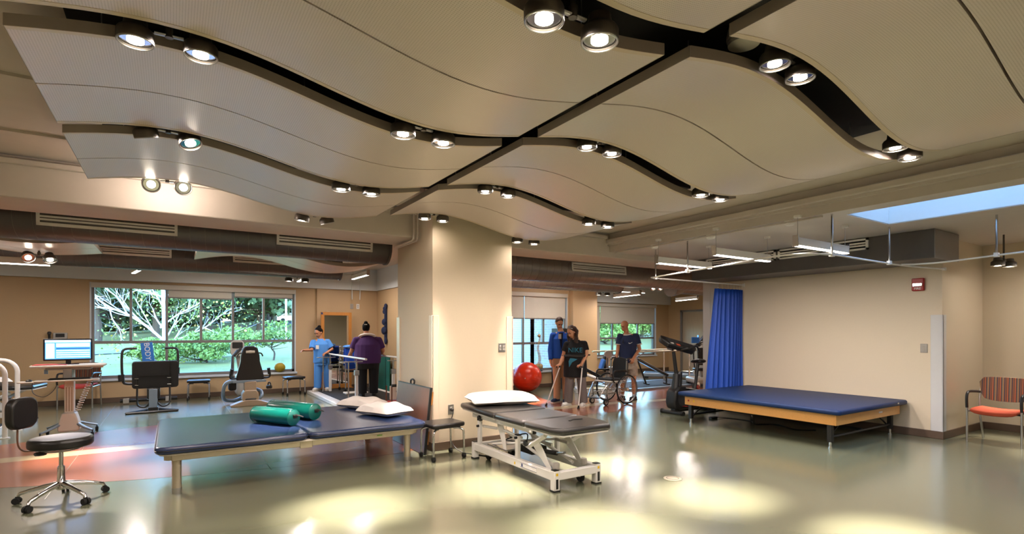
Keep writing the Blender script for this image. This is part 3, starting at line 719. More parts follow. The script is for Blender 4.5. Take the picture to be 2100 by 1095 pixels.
# ---- wheeled stools
def make_stool(label):
    t = thing('rolling_stool', label, 'stool', group='low black stools on chrome legs')
    MB().prism(rrect(.44, .36, .05, 4), .375, .425).build('seat', 'vinyl_black', t, .018, 3)
    B('seat_plate', (-.17, -.13, .36), (.17, .13, .375), 'black', t)
    for sx in (-1, 1):
        for sy in (-1, 1):
            P = [(sx * .10, sy * .08, .352), (sx * .15, sy * .12, .352), (sx * .185, sy * .148, .335), (sx * .197, sy * .158, .295), (sx * .2, sy * .16, .06)]
            MB().tube(smooth_path(P, 4), .0125, 10).build('leg', 'chrome', t)
            caster(t, sx * .2, sy * .16)
    return t
st = make_stool('black padded rolling stool beside the column'); st.location = (2.70, 5.72, 0); st.rotation_euler = (0, 0, R_(3))
dup(st, None, (2.42, 13.25, 0), R_(8), 'black padded rolling stool right of the big window, near the parallel bars')
dup(st, None, (.5, 13.45, 0), R_(-5), 'black padded rolling stool under the big window between the machines')
# ---- treatment table
def make_treatment():
    t = thing('treatment_table', 'three section black treatment table on white height adjustable frame', 'treatment table', (3.26, 4.68, 0), 0, 'treatment tables')
    W = .72; fw = .255; y0, y1 = -.78, .82
    # base: long box section frame
    for s in (-1, 1):
        B('base_rail', (s * fw - .03, y0, .10), (s * fw + .03, y1, .185), 'white_metal', t, .008)
        for y in (y0 + .03, y1 - .03):
            f = B('base_foot', (s * fw - .032, y - .032, .012), (s * fw + .032, y + .032, .195), 'white_metal', t, .006)
            B('foot_pad', (s * fw - .036, y - .036, 0), (s * fw + .036, y + .036, .014), 'rubber', f)
            B('top_cap', (s * fw - .028, y - .028, .195), (s * fw + .028, y + .028, .202), 'black', f)
            B('warning_sticker', (s * fw - .012, y - .0335 if y < 0 else y + .0322, .15), (s * fw + .012, y - .032 if y < 0 else y + .0335, .175), 'sticker', f)
        B('base_bumper', (s * fw - .012, y0 - .006, .03), (s * fw + .012, y0 - .0022, .12), 'black', t)
    for y in (y0 + .03, y1 - .03): B('base_cross', (-fw, y - .03, .105), (fw, y + .03, .18), 'white_metal', t, .006)
    B('base_tray', (-.2, .2, .185), (.2, .6, .2), 'steel', t)
    for s in (-1, 1):
        for y in (y0 + .16, y1 - .18):
            c = MB().cyl((s * .16 - .014, y, .05), (s * .16 + .014, y, .05), .05, n=20).build('caster', 'rubber', t)
            MB().bx((s * .16 - .025, y - .02, .05), (s * .16 + .025, y + .02, .13)).build('caster_fork', 'grey_plastic', c)
    # posts and arms
    for y in (-.12, .68):
        for s in (-1, 1):
            p = B('post', (s * fw - .02, y - .025, .18), (s * fw + .02, y + .025, .42 if y < 0 else .46), 'white_metal', t, .005)
            B('post_cap', (s * fw - .022, y - .027, .42 if y < 0 else .46), (s * fw + .022, y + .027, .432 if y < 0 else .472), 'black', p)
            MB().cyl((s * (fw + .02), y - .01, .40), (s * (fw + .045), y - .01, .40), .014, n=12).build('pivot_cap', 'black', p)
    for y, y2 in ((-.12, .22), (.68, .36)):
        for s in (-1, 1):
            MB().tube([(s * (fw - .05), y, .39), (s * (fw - .05), y2, .41)], .016, 8).build('lift_arm', 'white_metal', t)
    for s in (-1, 1):
        MB().prism([(.18, .20), (.24, .20), (.40, .50), (.26, .50)], s * .2 - .006, s * .2 + .006, 'x').build('lift_plate', 'white_metal', t, .003)
        MB().prism([(-.62, .17), (-.55, .17), (-.30, .36), (-.40, .42), (-.52, .30)], s * .2 - .006, s * .2 + .006, 'x').build('gusset_plate', 'white_metal', t, .003)
        MB().tube([(s * .12, -.55, .18), (s * .12, .3, .38)], .018, 8).build('scissor_tube', 'white_metal', t)
        MB().tube([(s * .16, .55, .2), (s * .16, -.25, .36)], .014, 8).build('scissor_tube', 'white_metal', t)
        MB().tube([(s * .27, -.36, .36), (s * .27, -.62, .50)], .024, 4).build('leg_strut', 'white_metal', t)
        MB().lathe([(.0, -.012), (.03, -.012), (.032, 0), (.03, .012), (0, .014)], 6, (s * .30, -.33, .38), (s, 0, 0)).build('star_knob', 'black', t)
        MB().tube([(s * .2, -.33, .38), (s * .3, -.33, .38)], .007, 6).build('knob_rod', 'steel', t)
        B('gas_spring', (s * .1 - .012, -.5, .36), (s * .1 + .012, -.3, .385), 'steel', t)
        # upper side rails
        u = B('upper_rail', (s * .26 - .018, -.42, .485), (s * .26 + .018, .82, .535), 'white_metal', t, .005)
        B('rail_cap', (s * .26 - .02, -.428, .483), (s * .26 + .02, -.418, .537), 'black', u)
        MB().lathe([(0, -.012), (.028, -.012), (.03, 0), (.028, .012), (0, .014)], 6, (s * .30, .62, .50), (s, 0, 0)).build('star_knob', 'black', t)
        MB().cyl((s * .278, .62, .5), (s * .3, .62, .5), .008, n=8).build('knob_rod', 'steel', t)
        MB().lathe([(.03, 0), (.034, .03), (.03, .055), (0, .058)], 18, (s * .17, -.66, .182)).build('pedal_cup', 'grey_plastic', t)
    for y in (-.36, .2, .78): B('upper_cross', (-.26, y - .02, .49), (.26, y + .02, .525), 'white_metal', t)
    B('actuator_box', (-.08, -.12, .19), (.12, .16, .27), 'black', t, .01)
    MB().tube([(.02, -.12, .23), (.02, -.42, .26)], .024, 10).build('actuator_ram', 'black', t)
    MB().tube([(.02, -.42, .26), (.02, -.55, .29)], .012, 8).build('actuator_rod', 'steel', t)
    MB().tube(smooth_path([(.0, .1, .27), (.1, .25, .34), (-.1, .4, .26), (.05, .5, .22), (.15, .35, .205)], 6), .008, 6).build('hose', 'black', t)
    B('rail_logo', (-fw - .0335, -.5, .12), (-fw - .0302, -.22, .168), 'white_metal', t)
    MB().bx((-fw - .0345, -.5, .162), (-fw - .0336, -.22, .165)).bx((-fw - .0345, -.5, .124), (-fw - .0336, -.22, .127)).build('logo_lines', 'ink_blue', t)
    MB().bx((-fw - .0345, -.26, .13), (-fw - .0336, -.235, .158)).build('logo_mark', 'ink_blue', t)
    B('warning_sticker', (-fw - .0335, -.12, .125), (-fw - .0305, -.1, .15), 'sticker', t)
    # pads: foot section near, middle, head section far, each with an under board
    def pad(a, b, z0, z1, name, cut=0):
        n = 6; m = MB()
        hw = W / 2
        out = [(-hw, a + cut), (-hw + cut * .6, a), (hw - cut * .6, a), (hw, a + cut), (hw, b), (-hw, b)] if cut else [(-hw, a), (hw, a), (hw, b), (-hw, b)]
        L = b - a
        def zz(y): return z0 + (z1 - z0) * (y - a) / L
        vs = [(x, y, zz(y)) for x, y in out] + [(x, y, zz(y) + .065) for x, y in out]; k = len(out)
        m.add(vs, [tuple(reversed(range(k))), tuple(range(k, 2 * k))] + [(i, (i + 1) % k, k + (i + 1) % k, k + i) for i in range(k)])
        p = m.build(name, 'vinyl_grey', t, .028, 4)
        q = MB(); vs = [(x * .93, (y - (a + b) / 2) * .95 + (a + b) / 2, zz(y) - .014) for x, y in out] + [(x * .93, (y - (a + b) / 2) * .95 + (a + b) / 2, zz(y) - .0) for x, y in out]
        q.add(vs, [tuple(reversed(range(k))), tuple(range(k, 2 * k))] + [(i, (i + 1) % k, k + (i + 1) % k, k + i) for i in range(k)])
        q.build('pad_board', 'white_metal', p)
        return p
    p = pad(-.92, -.38, .545, .55, 'leg_cushion', .12)
    MB().tube([(.02, -.62, .615), (.1, -.58, .617), (.2, -.6, .617)], .012, 6, flat=.4).build('face_slot', 'black', p)
    pad(-.36, .18, .55, .55, 'seat_cushion'); pad(.2, .98, .55, .575, 'back_cushion')
    return t
tt = make_treatment()
pillow('pillow', 'white pillow on the head end of the treatment table', (3.34, 5.42, .678), .84, .52, .17, R_(-14), (.05, 0), seed=5)
t2 = dup(tt, None, (-2.75, 11.9, 0), R_(80), 'second treatment table behind the white handrail hoops at the left picture edge')
pillow('pillow', 'white pillow on the treatment table at the left picture edge', (-2.5, 11.6, .682), .66, .45, .13, R_(15), seed=6)
# ---- outlet, plug and cable on the column
def plate(name, label, cat, c, n, w, h, material='steel', rocker=True):
    """wall plate with centre c, facing n ('-y' or '-x')"""
    t = thing(name, label, cat, c)
    if n == '-x': t.rotation_euler = (0, 0, R_(-90))
    B('cover', (-w / 2, -.008, -h / 2), (w / 2, 0, h / 2), material, t, .003)
    k = max(1, int(round(w / .065)))
    for i in range(k):
        x = -w / 2 + w * (i + .5) / k
        for z in (-.02, .02): B('socket', (x - .015, -.0105, z - .014), (x + .015, -.0078, z + .014), 'grey_plastic' if rocker else 'black', t, .002)
    return t
plate('wall_outlet', 'small steel power outlet low on the column front', 'outlet', (2.98, 6.069, .50), '-y', .08, .125)
plate('light_switch', 'double steel switch plate on the column front', 'switch', (3.74, 6.069, 1.27), '-y', .11, .12)
plate('wall_outlet', 'steel outlet on the right wall near the corner guard', 'outlet', (8.949, 3.14, 1.25), '-x', .085, .125)
plate('light_switch', 'dark steel plate on the tan wall above the mirror', 'switch', (3.93, 13.799, 2.13), '-y', .08, .13)
plate('wall_outlet', 'pale steel plate on the tan wall above the mirror', 'outlet', (4.09, 13.799, 2.13), '-y', .08, .13, 'white_metal')
t = thing('power_cable', 'black cable from the column outlet to the treatment table', 'cable', (2.98, 6.05, 0))
MB().lathe([(.0, 0), (.022, .0), (.022, .03), (.01, .05)], 12, (0, 0, .5), (0, -1, 0)).build('plug', 'black', t)
MB().tube(smooth_path([(0, -.05, .5), (-.02, -.07, .44), (-.05, -.06, .3), (-.04, -.1, .1), (.02, -.25, .008), (.12, -.45, .006), (.2, -.6, .006), (.28, -.66, .02), (.3, -.68, .12)], 6), .006, 6).build('cord', 'black', t)
# ---- leaning walnut board
t = thing('table_leaf', 'walnut veneer board with black edge leaning on the column side', 'board', (2.55, 6.5, 0)); t.rotation_euler = (0, R_(6), 0)
B('board_panel', (0, -.56, .004), (.03, .5, .80), 'walnut', t)
MB().bx((-.001, -.575, .004), (.031, -.56, .80)).bx((-.001, -.575, .8), (.031, .5, .812)).build('edge_band', 'black', t)
for z in (.12, .6): B('hinge_block', (.03, -.55, z), (.06, -.5, z + .16), 'oak_frame', t)
MB().tube(smooth_path([(.015, -.02, .80), (.015, -.03, .85), (.015, .03, .87), (.015, .09, .85), (.015, .08, .80)], 5), .012, 8).build('carry_handle', 'black', t)
# ---- second mat table
t = thing('mat_table', 'blue padded mat table with maple apron and black legs, by the right wall', 'therapy table', (7.93, 4.57, 0))
slab_rr(1.96, 2.52, .065, .06, .44, 'mattress', 'vinyl_blue', t, .026, 4)
B('mattress_label', (.62, -1.264, .47), (.66, -1.2605, .49), 'steel', t)
ap = .115
for n, a, b in (('apron', (-.9, -1.18, .30), (.9, -1.155, .44)), ('apron', (-.9, 1.13, .30), (.9, 1.155, .44)), ('apron', (-.9, -1.155, .30), (-.875, 1.13, .44)), ('apron', (.875, -1.155, .30), (.9, 1.13, .44))):
    B(n, a, b, 'maple', t, .003)
for sx in (-1, 1):
    for sy in (-1, 1):
        l = B('leg', (sx * .84 - .03, sy * 1.08 - .03, .075), (sx * .84 + .03, sy * 1.08 + .03, .36), 'black', t, .005)
        MB().cyl((sx * .84, sy * 1.08, 0), (sx * .84, sy * 1.08, .08), .018, n=14).cyl((sx * .84, sy * 1.08, 0), (sx * .84, sy * 1.08, .012), .028, n=14).build('foot', 'chrome', l)
        MB().tube([(sx * .82, sy * 1.05, .13), (sx * .5, sy * 1.05, .31)], .012, 6).build('brace', 'black', t)
for s in (-1, 1):
    MB().tube([(-.81, s * 1.08, .14), (.81, s * 1.08, .14)], .016, 8).build('stretcher', 'black', t)
MB().tube([(0, -1.08, .15), (0, 1.08, .15)], .02, 8).build('stretcher', 'black', t)
for x, c in ((-.86, 'red_plastic'), (-.78, 'sticker')): MB().cyl((-.903, -x * 1.28 * (1 if True else 1) - .02, .37), (-.899, -x * 1.28 - .02, .37), .016, n=12).build('bolt_cap', c, t)
B('maker_plate', (.25, -1.184, .365), (.35, -1.18, .385), 'white_metal', t)
t = thing('power_strip', 'black foot switch with thin cable on the floor under the blue mat table', 'cable', (7.75, 5.72, 0))
MB().prism(rrect(.16, .08, .02), 0, .035).build('pedal', 'black', t, .006)
MB().tube(smooth_path([(.08, 0, .02), (.25, -.1, .006), (.3, -.5, .006), (.1, -.7, .006), (.35, -.9, .006), (.2, -1.3, .006), (.4, -1.5, .006)], 7), .006, 6).build('cord', 'black', t)
# ---- fabric waiting chairs
def make_chair(label):
    t = thing('waiting_chair', label, 'chair', group='striped waiting chairs')   # faces -y locally
    m = MB(); N = 10; vs = []; fs = []
    for i in range(N + 1):
        for j in range(N + 1):
            u = -1 + 2 * i / N; v = -1 + 2 * j / N
            x = .25 * u * (1 - .05 * v * v); y = -.02 + .24 * v * (1 - .06 * u * u); dz = -.018 * (1 - u * u) - .02 * max(0, -v - .5)
            vs.append((x, y, .46 + dz))
    k = len(vs); vs += [(x, y, z - .055 * (1 - .5 * (abs(x / .25) ** 6))) for x, y, z in vs]
    for i in range(N):
        for j in range(N):
            a = i * (N + 1) + j; fs.append((a, a + N + 1, a + N + 2, a + 1)); fs.append((k + a, k + a + 1, k + a + N + 2, k + a + N + 1))
    for i in range(N):
        for a, b in ((i * (N + 1), (i + 1) * (N + 1)), ((i + 1) * (N + 1) + N, i * (N + 1) + N), (i + 1, i), (N * (N + 1) + i, N * (N + 1) + i + 1)):
            fs.append((a, b, k + b, k + a))
    m.add(vs, fs).build('seat', 'fabric_orange', t, .012, 2)
    # backrest: curved slab with a wider top
    m = MB(); vs = []; fs = []; N = 14; R0 = 9
    for side in (0, 1):
        for i in range(N + 1):
            u = -1 + 2 * i / N
            hw = .27
            z0 = .53 + .05 * abs(u) ** 3; z1 = .86 - .03 * abs(u) ** 6
            if abs(u) > .93: z0 += .06; z1 -= .045
            for j in range(R0 + 1):
                v = j / R0; z = z0 + (z1 - z0) * v
                vs.append((hw * u * (.96 + .06 * v), .27 + .05 * (z - .5) * 1.6 - .035 * u * u + (0 if side == 0 else .035 * (1 - .6 * abs(u) ** 5)), z))
    k = (N + 1) * (R0 + 1)
    for i in range(N):
        for j in range(R0):
            a = i * (R0 + 1) + j; fs.append((a, a + R0 + 1, a + R0 + 2, a + 1)); fs.append((k + a, k + a + 1, k + a + R0 + 2, k + a + R0 + 1))
    for i in range(N):
        a, b = i * (R0 + 1), (i + 1) * (R0 + 1); fs.append((a, k + a, k + b, b)); a += R0; b += R0; fs.append((a, b, k + b, k + a))
    for j in range(R0):
        fs.append((j, j + 1, k + j + 1, k + j)); a = N * (R0 + 1) + j; fs.append((a, k + a, k + a + 1, a + 1))
    m.add(vs, fs).build('backrest', 'fabric_stripe', t)
    for s in (-1, 1):
        MB().tube([(s * .275, -.21, .0), (s * .275, -.21, .47)], .0125, 10).build('front_leg', 'steel', t)
        MB().tube(smooth_path([(s * .255, .33, .0), (s * .265, .25, .3), (s * .27, .235, .5), (s * .268, .27, .70)], 5), .0125, 10).build('back_leg', 'steel', t)
        MB().tube(smooth_path([(s * .275, -.215, .46), (s * .275, -.225, .58), (s * .275, -.20, .65), (s * .275, -.12, .672), (s * .275, .1, .66), (s * .272, .255, .645)], 5), [.017] * 26, 8).build('armrest', 'black', t)
        MB().tube([(s * .275, -.21, .41), (s * .265, .24, .41)], .011, 8).build('side_rail', 'steel', t)
    MB().tube([(-.275, -.12, .41), (.275, -.12, .41)], .011, 8).tube([(-.265, .12, .41), (.265, .12, .41)], .011, 8).build('seat_support', 'black', t)
    return t
ch = make_chair('orange seat waiting chair with striped back in the right alcove'); ch.location = (9.28, 2.42, 0); ch.rotation_euler = (0, 0, R_(-90))
c2 = dup(ch, None, (-1.52, 13.30, 0), R_(-12), 'red seat waiting chair with striped back left of the big window')
for c in c2.children:
    if c.name.startswith('seat') and not c.name.startswith('seat_s'): c.data = c.data.copy(); c.data.materials[0] = MATS['fabric_red']
# ---- task stool with backrest
t = thing('task_stool', 'black task stool with small backrest on a chrome five star base, left foreground', 'stool', (-.82, 6.08, 0))
for k in range(5):
    a = R_(72 * k + 20); c, s = math.cos(a), math.sin(a)
    MB().tube([(c * .03, s * .03, .15), (c * .12, s * .12, .135), (c * .22, s * .22, .11), (c * .30, s * .30, .085), (c * .315, s * .315, .06)], [.024, .021, .018, .015, .013], 10).build('base_arm', 'chrome', t)
    w = MB()
    for q in (-1, 1): w.cyl((c * .32 - s * q * .006, s * .32 + c * q * .006, .028), (c * .32 - s * q * .026, s * .32 + c * q * .026, .028), .028, n=16)
    cw = w.build('caster', 'rubber', t)
    MB().cyl((c * .315, s * .315, .03), (c * .315, s * .315, .065), .016, n=10).build('caster_hood', 'black', cw)
MB().lathe([(.03, .10), (.045, .115), (.045, .15), (.03, .17), (.027, .3), (.022, .3), (.022, .31), (.016, .31), (.016, .46)], 20).build('gas_column', 'chrome', t)
MB().ring((0, 0, .455), (0, 0, 1), .13, .006, 32, 6).tube([(-.13, 0, .455), (.13, 0, .455)], .005, 6).build('height_ring', 'steel', t)
B('seat_plate', (-.09, -.09, .46), (.09, .09, .475), 'black', t)
pts = [(.22 * math.cos(R_(a)) * 1.05, .215 * math.sin(R_(a))) for a in range(-110, 111, 10)]
pts = [(.23 * math.cos(R_(a)), .22 * math.sin(R_(a))) for a in range(-180, 180, 12)]
MB().prism(pts, .475, .565).build('seat', 'vinyl_black', t, .03, 4)
MB().tube(smooth_path([(-.02, .04, .465), (-.2, .04, .455), (-.262, .03, .47), (-.29, .03, .53), (-.292, .03, .66), (-.29, .03, .78)], 5), .02, 8, flat=.35).build('back_strap', 'walnut', t)
m = MB(); vs = []
prof = rrect(.28, .27, .085, 6)
bk = MB().prism(prof, -.035, .035).build('backrest', 'vinyl_black', t, .02, 3, loc=(-.265, .03, .79), rot=(R_(90), 0, R_(62)))
MB().lathe([(0, -.014), (.04, -.012), (.045, 0), (.04, .012), (0, .014)], 8, (-.13, -.06, .44)).build('adjust_knob', 'black', t)
# ---- computer cart
t = thing('computer_cart', 'white rolling computer cart with work surface and keyboard tray, behind the task stool', 'cart', (-1.22, 9.75, 0))
MB().prism([(-.11, 0), (.11, 0), (.13, .03), (.10, .17), (.075, .26), (-.075, .26), (-.10, .17), (-.13, .03)], -.12, .1, 'y').build('base_shroud', 'white_plastic', t, .02, 3, loc=(0, 0, .08))
for sx, sy in ((-1, -1), (1, -1), (-1, 1), (1, 1)):
    MB().tube([(sx * .06, sy * .05, .2), (sx * .2, sy * .2, .13), (sx * .28, sy * .27, .1)], [.03, .026, .02], 8, flat=.6).build('base_arm', 'blue_grey', t)
    caster(t, sx * .28, sy * .27, .07, .035)
col = B('lift_column', (-.055, -.06, .3), (.055, .06, .98), 'white_plastic', t, .012)
for x in (-.03, .0, .03): B('column_groove', (x - .008, -.0625, .36), (x + .008, -.0605, .7), 'taupe', col)
MB().prism(rrect(.82, .5, .12, 6), .99, 1.02).build('work_surface', 'white_plastic', t, .012)
MB().prism(rrect(.5, .34, .06, 4), .95, .99).build('surface_tray', 'grey_plastic', t, .01)
MB().prism(rrect(.70, .24, .05, 4, 0, -.2), .80, .822).build('keyboard_tray', 'white_plastic', t, .008)
MB().prism(rrect(.2, .2, .06, 4, -.42, -.22), .795, .812).build('mouse_tray', 'white_plastic', t, .008)
B('tray_arm', (-.05, -.2, .822), (.05, 0, .97), 'grey_plastic', t, .01)
B('document_pad', (-.38, -.16, 1.021), (-.02, .12, 1.027), 'red_plastic', t).data.materials[0] = MATS['fabric_red']
B('side_hook', (-.26, -.12, .9), (-.22, -.1, .96), 'blue_grey', t); B('rear_handle', (-.36, .22, .95), (.36, .25, .98), 'white_plastic', t, .008)
P = [(.24 + .03 * math.cos(i * .9) - .0016 * i, -.06 + .03 * math.sin(i * .9), .8 - i * .0047 if i < 96 else .35) for i in range(97)]
MB().tube(P, .006, 5).build('coiled_cord', 'white_plastic', t)
MB().tube(smooth_path([(-.36, -.25, .80), (-.35, -.27, .66), (-.24, -.27, .60), (-.14, -.25, .68), (-.1, -.2, .8)], 6), .004, 5).build('loop_cord', 'black', t)
t = thing('computer_monitor', 'widescreen monitor with blue spreadsheet on the rolling cart', 'monitor', (-1.24, 9.78, 1.02), R_(4))
B('monitor_case', (-.27, -.02, .055), (.27, .02, .365), 'black', t, .008)
sc = B('screen', (-.25, -.0225, .078), (.25, -.0205, .345), 'screen', t)
MB().bx((-.25, -.0235, .315), (.25, -.0228, .345)).build('menu_bar', 'screen_white', sc)
for z in (.10, .13, .16, .19): B('table_row', (-.13, -.0235, z), (.24, -.0228, z + .014), 'screen_white', sc)
B('table_header', (-.13, -.0235, .22), (.24, -.0228, .232), 'screen_line', sc); B('side_list', (-.24, -.0235, .09), (-.15, -.0228, .30), 'screen_white', sc)
B('top_strip', (-.13, -.0235, .25), (.24, -.0228, .30), 'screen_white', sc)
MB().bx((-.03, .0, .005), (.03, .02, .1)).prism(rrect(.24, .16, .04), 0, .008).build('monitor_stand', 'black', t, .003)
t = thing('keyboard', 'black keyboard on the cart tray', 'keyboard', (-1.2, 9.55, .822)); B('keyboard_body', (-.22, -.07, 0), (.24, .07, .014), 'black', t, .004)
for j in range(4):
    B('key_row', (-.21, -.06 + .032 * j, .0142), (.23, -.034 + .032 * j, .02), 'black_matte', t)
t = thing('computer_mouse', 'black mouse on the round side tray of the cart', 'mouse', (-1.62, 9.53, .812)); MB().sph((0, 0, 0.008), (.035, .055, .02)).build('mouse_body', 'black', t); B('scroll_wheel', (-.004, -.045, .018), (.004, -.03, .028), 'grey_plastic', t)
# ---- wall phone
t = thing('wall_phone', 'black corded wall phone left of the big window', 'telephone', (-1.92, 13.8, 1.36))
MB().bx((-.06, -.06, -.1), (.16, 0, .1)).build('phone_base', 'grey_plastic', t, .01); B('display', (-.02, -.064, .01), (.12, -.059, .08), 'black', t)
MB().tube(smooth_path([(-.11, -.07, -.11), (-.11, -.09, -.06), (-.11, -.075, .0), (-.11, -.09, .06), (-.11, -.07, .11)], 4), [.03, .032, .033, .034, .03, .024, .02, .02, .02, .02, .02, .02, .024, .03, .034, .033, .03][:17], 8).build('handset', 'black', t)
MB().tube(smooth_path([(-.11, -.05, -.11), (-.14, -.05, -.22), (-.1, -.05, -.32), (-.05, -.04, -.25), (-.02, -.03, -.1)], 8), .008, 6).build('handset_cord', 'black', t)
# ---- handrail hoops at the left edge
t = thing('training_stairs', 'white tubular handrail hoops of training stairs at the left picture edge', 'stairs', (-2.35, 10.35, 0))
for y in (-.34, .36):
    P = [(.40, y, 0), (.40, y, .85)] + arc((.22, y, .88), .18, 5, 90, 6) + [(-.6, y, 1.06)] + arc((-.6, y, .88), .18, 90, 180, 6) + [(-.78, y, 0)]
    MB().tube(P, .03, 12).build('handrail', 'white_metal', t)
    MB().tube([(.40, y, 0), (.40, y, .012)], .055, 14).build('floor_flange', 'white_metal', t)
for k in range(3): B('step', (-.78 + .36 * k, -.30, 0), (-.42 + .36 * k, .32, .36 - .12 * k), 'white_metal', t, .006)
for k in range(3): B('tread', (-.78 + .36 * k, -.29, .36 - .12 * k), (-.44 + .36 * k, .31, .365 - .12 * k), 'black_matte', t)
# ---- gym ball, spine, cabinet, yellow ball
t = thing('gym_ball', 'large red exercise ball by the shaded window', 'exercise ball', (7.33, 10.72, .365))
MB().sph((0, 0, 0), .365, 40, 26).build('ball', 'red_ball', t)
for a in (-.2, -.12, -.04, .04, .12, .2): MB().ring((0, 0, a), (0, 0, 1), math.sqrt(.365 ** 2 - a * a) + .0005, .0022, 40, 5).build('ridge', 'red_ball', t)
MB().cyl((-.24, -.28, .0), (-.243, -.283, .0), .012, n=10).build('valve', 'white_plastic', t)
t = thing('foam_ball', 'yellow foam ball on the sill of the big window', 'ball', (2.2, 13.79, .62)); MB().sph((0, 0, 0), (.125, .10, .115), 28, 18).build('ball', 'yellow_ball', t); MB().ring((0, 0, 0), (1, 0, .2), .108, .003, 30, 5).build('seam', 'yellow_ball', t); t.location.z = .50 + .115
t = thing('spine_model', 'flexible anatomical spine model on a wire stand at the shaded window', 'anatomical model', (8.02, 11.2, 0))
MB().prism(rrect(.2, .14, .03), .45, .47).build('stand_base', 'black', t); MB().tube(smooth_path([(-.09, 0, .47), (-.09, 0, 1.25), (-.07, 0, 1.42), (0, 0, 1.45), (.03, 0, 1.40)], 6), .006, 6).build('stand_rod', 'steel', t)
for i in range(20):
    z = .64 + i * .036; x = .03 * math.sin(i * .42) + .01; r = .042 - .0012 * i
    v = MB().lathe([(r * .7, -.013), (r, -.006), (r * .85, 0), (r, .006), (r * .7, .013)], 12, (x, 0, z)); v.bx((x - .008, -.06, z - .01), (x + .008, -.02, z + .006)); v.bx((x - r * 1.5, -.012, z - .005), (x + r * 1.5, .0, z + .005)); v.build('vertebra', 'bone', t)
MB().sph((-.05, 0, .57), (.07, .05, .08), 14, 8, (0, .5, 0)).sph((.07, 0, .57), (.07, .05, .08), 14, 8, (0, -.5, 0)).sph((.01, -.01, .60), (.04, .03, .06)).build('pelvis', 'bone', t)
MB().sph((.02, 0, 1.37), (.045, .055, .04)).build('skull_base', 'bone', t)
t = thing('tall_cabinet', 'narrow black tower cabinet behind the therapist', 'cabinet', (8.5, 10.92, 0))
B('cabinet_body', (-.15, -.15, 0), (.15, .15, 1.56), 'black', t, .01); B('front_panel', (-.13, -.158, .2), (.13, -.15, 1.2), 'black_matte', t); B('label_panel', (-.12, -.157, 1.28), (.12, -.15, 1.42), 'grey_plastic', t)
# ---- dumbbell strap on the alcove wall
t = thing('strap_hanger', 'dark blue strap with four round weights hanging on the alcove wall', 'exercise gear', (4.56, 13.0, 1.2))
MB().tube([(0, 0, .02), (0, .0, .96)], .04, 8, flat=.5).build('strap', 'cloth_navy', t)
for z, r in ((.3, .105), (.52, .085), (.78, .06), (.86, .05)): MB().sph((-.02, .05, z), (r * .7, r, r), 18, 12).build('round_weight', 'cloth_navy', t)
MB().sph((0, 0, .04), (.04, .06, .09)).sph((0, 0, .92), (.04, .06, .07)).build('strap_end', 'cloth_navy', t)
# ---- fire alarm
t = thing('fire_alarm', 'red fire alarm strobe high on the right wall', 'alarm', (8.949, 3.2, 2.155), R_(-90))
B('alarm_body', (-.075, -.05, -.09), (.075, 0, .09), 'red_plastic', t, .012); B('strobe_lens', (-.06, -.066, -.03), (.06, -.05, .02), 'chrome', t, .006)
def text(s, parent, loc, rot, size, material, name='lettering', ext=.001, align='CENTER'):
    c = bpy.data.curves.new(name, 'FONT'); c.body = s; c.size = size; c.extrude = ext; c.align_x = align; c.align_y = 'CENTER'
    o = bpy.data.objects.new(name, c); C.objects.link(o); dg = bpy.context.evaluated_depsgraph_get()
    me = bpy.data.meshes.new_from_object(o.evaluated_get(dg)); bpy.data.objects.remove(o)
    me.materials.clear(); me.materials.append(MATS[material]); q = bpy.data.objects.new(name, me); C.objects.link(q); q.parent = parent; q.location = loc; q.rotation_euler = rot
    return q
text('FIRE', t, (0, -.0515, -.06), (R_(90), 0, 0), .045, 'white_metal')
# ---- floor drain
t = thing('floor_box', 'round brass floor box cover in the green floor', 'floor box', (4.27, 3.63, 0))
MB().lathe([(.09, 0), (.09, .004), (.07, .006), (0, .006)], 28).build('cover', 'alu', t); MB().ring((0, 0, .006), (0, 0, 1), .06, .003, 28, 5).build('cover_ring', 'base_brown', t)
# ---- privacy curtain
t = thing('privacy_curtain', 'bright blue privacy curtain gathered against the right wall', 'curtain', (8.5, 5.94, 0))
m = MB(); N = 96; K = 14; vs = []; fs = []
for i in range(N + 1):
    s = i / N
    for j in range(K + 1):
        v = j / K; z = 2.25 - v * 1.93
        wl = .38 + .24 * v; x = .40 - (1 - s) * (.40 + wl) * (1 - 0)
        am = .045 + .03 * math.sin(s * 3)
        y = am * math.sin(s * 2 * PI * 9 + .8 * math.sin(s * 9)) * (.7 + .35 * v) + .02 * math.sin(7 * s + 2 * v)
        vs.append((x, y, z))
for i in range(N):
    for j in range(K):
        a = i * (K + 1) + j; fs.append((a, a + 1, a + K + 2, a + K + 1))
cu = m.add(vs, fs).build('curtain_cloth', 'curtain', t)
d = cu.modifiers.new('so', 'SOLIDIFY'); d.thickness = .003
for i in range(9):
    x = .36 - i * .085; MB().tube([(x, 0, 2.24), (x, 0, 2.345)], .003, 5).build('hook', 'chrome', t)

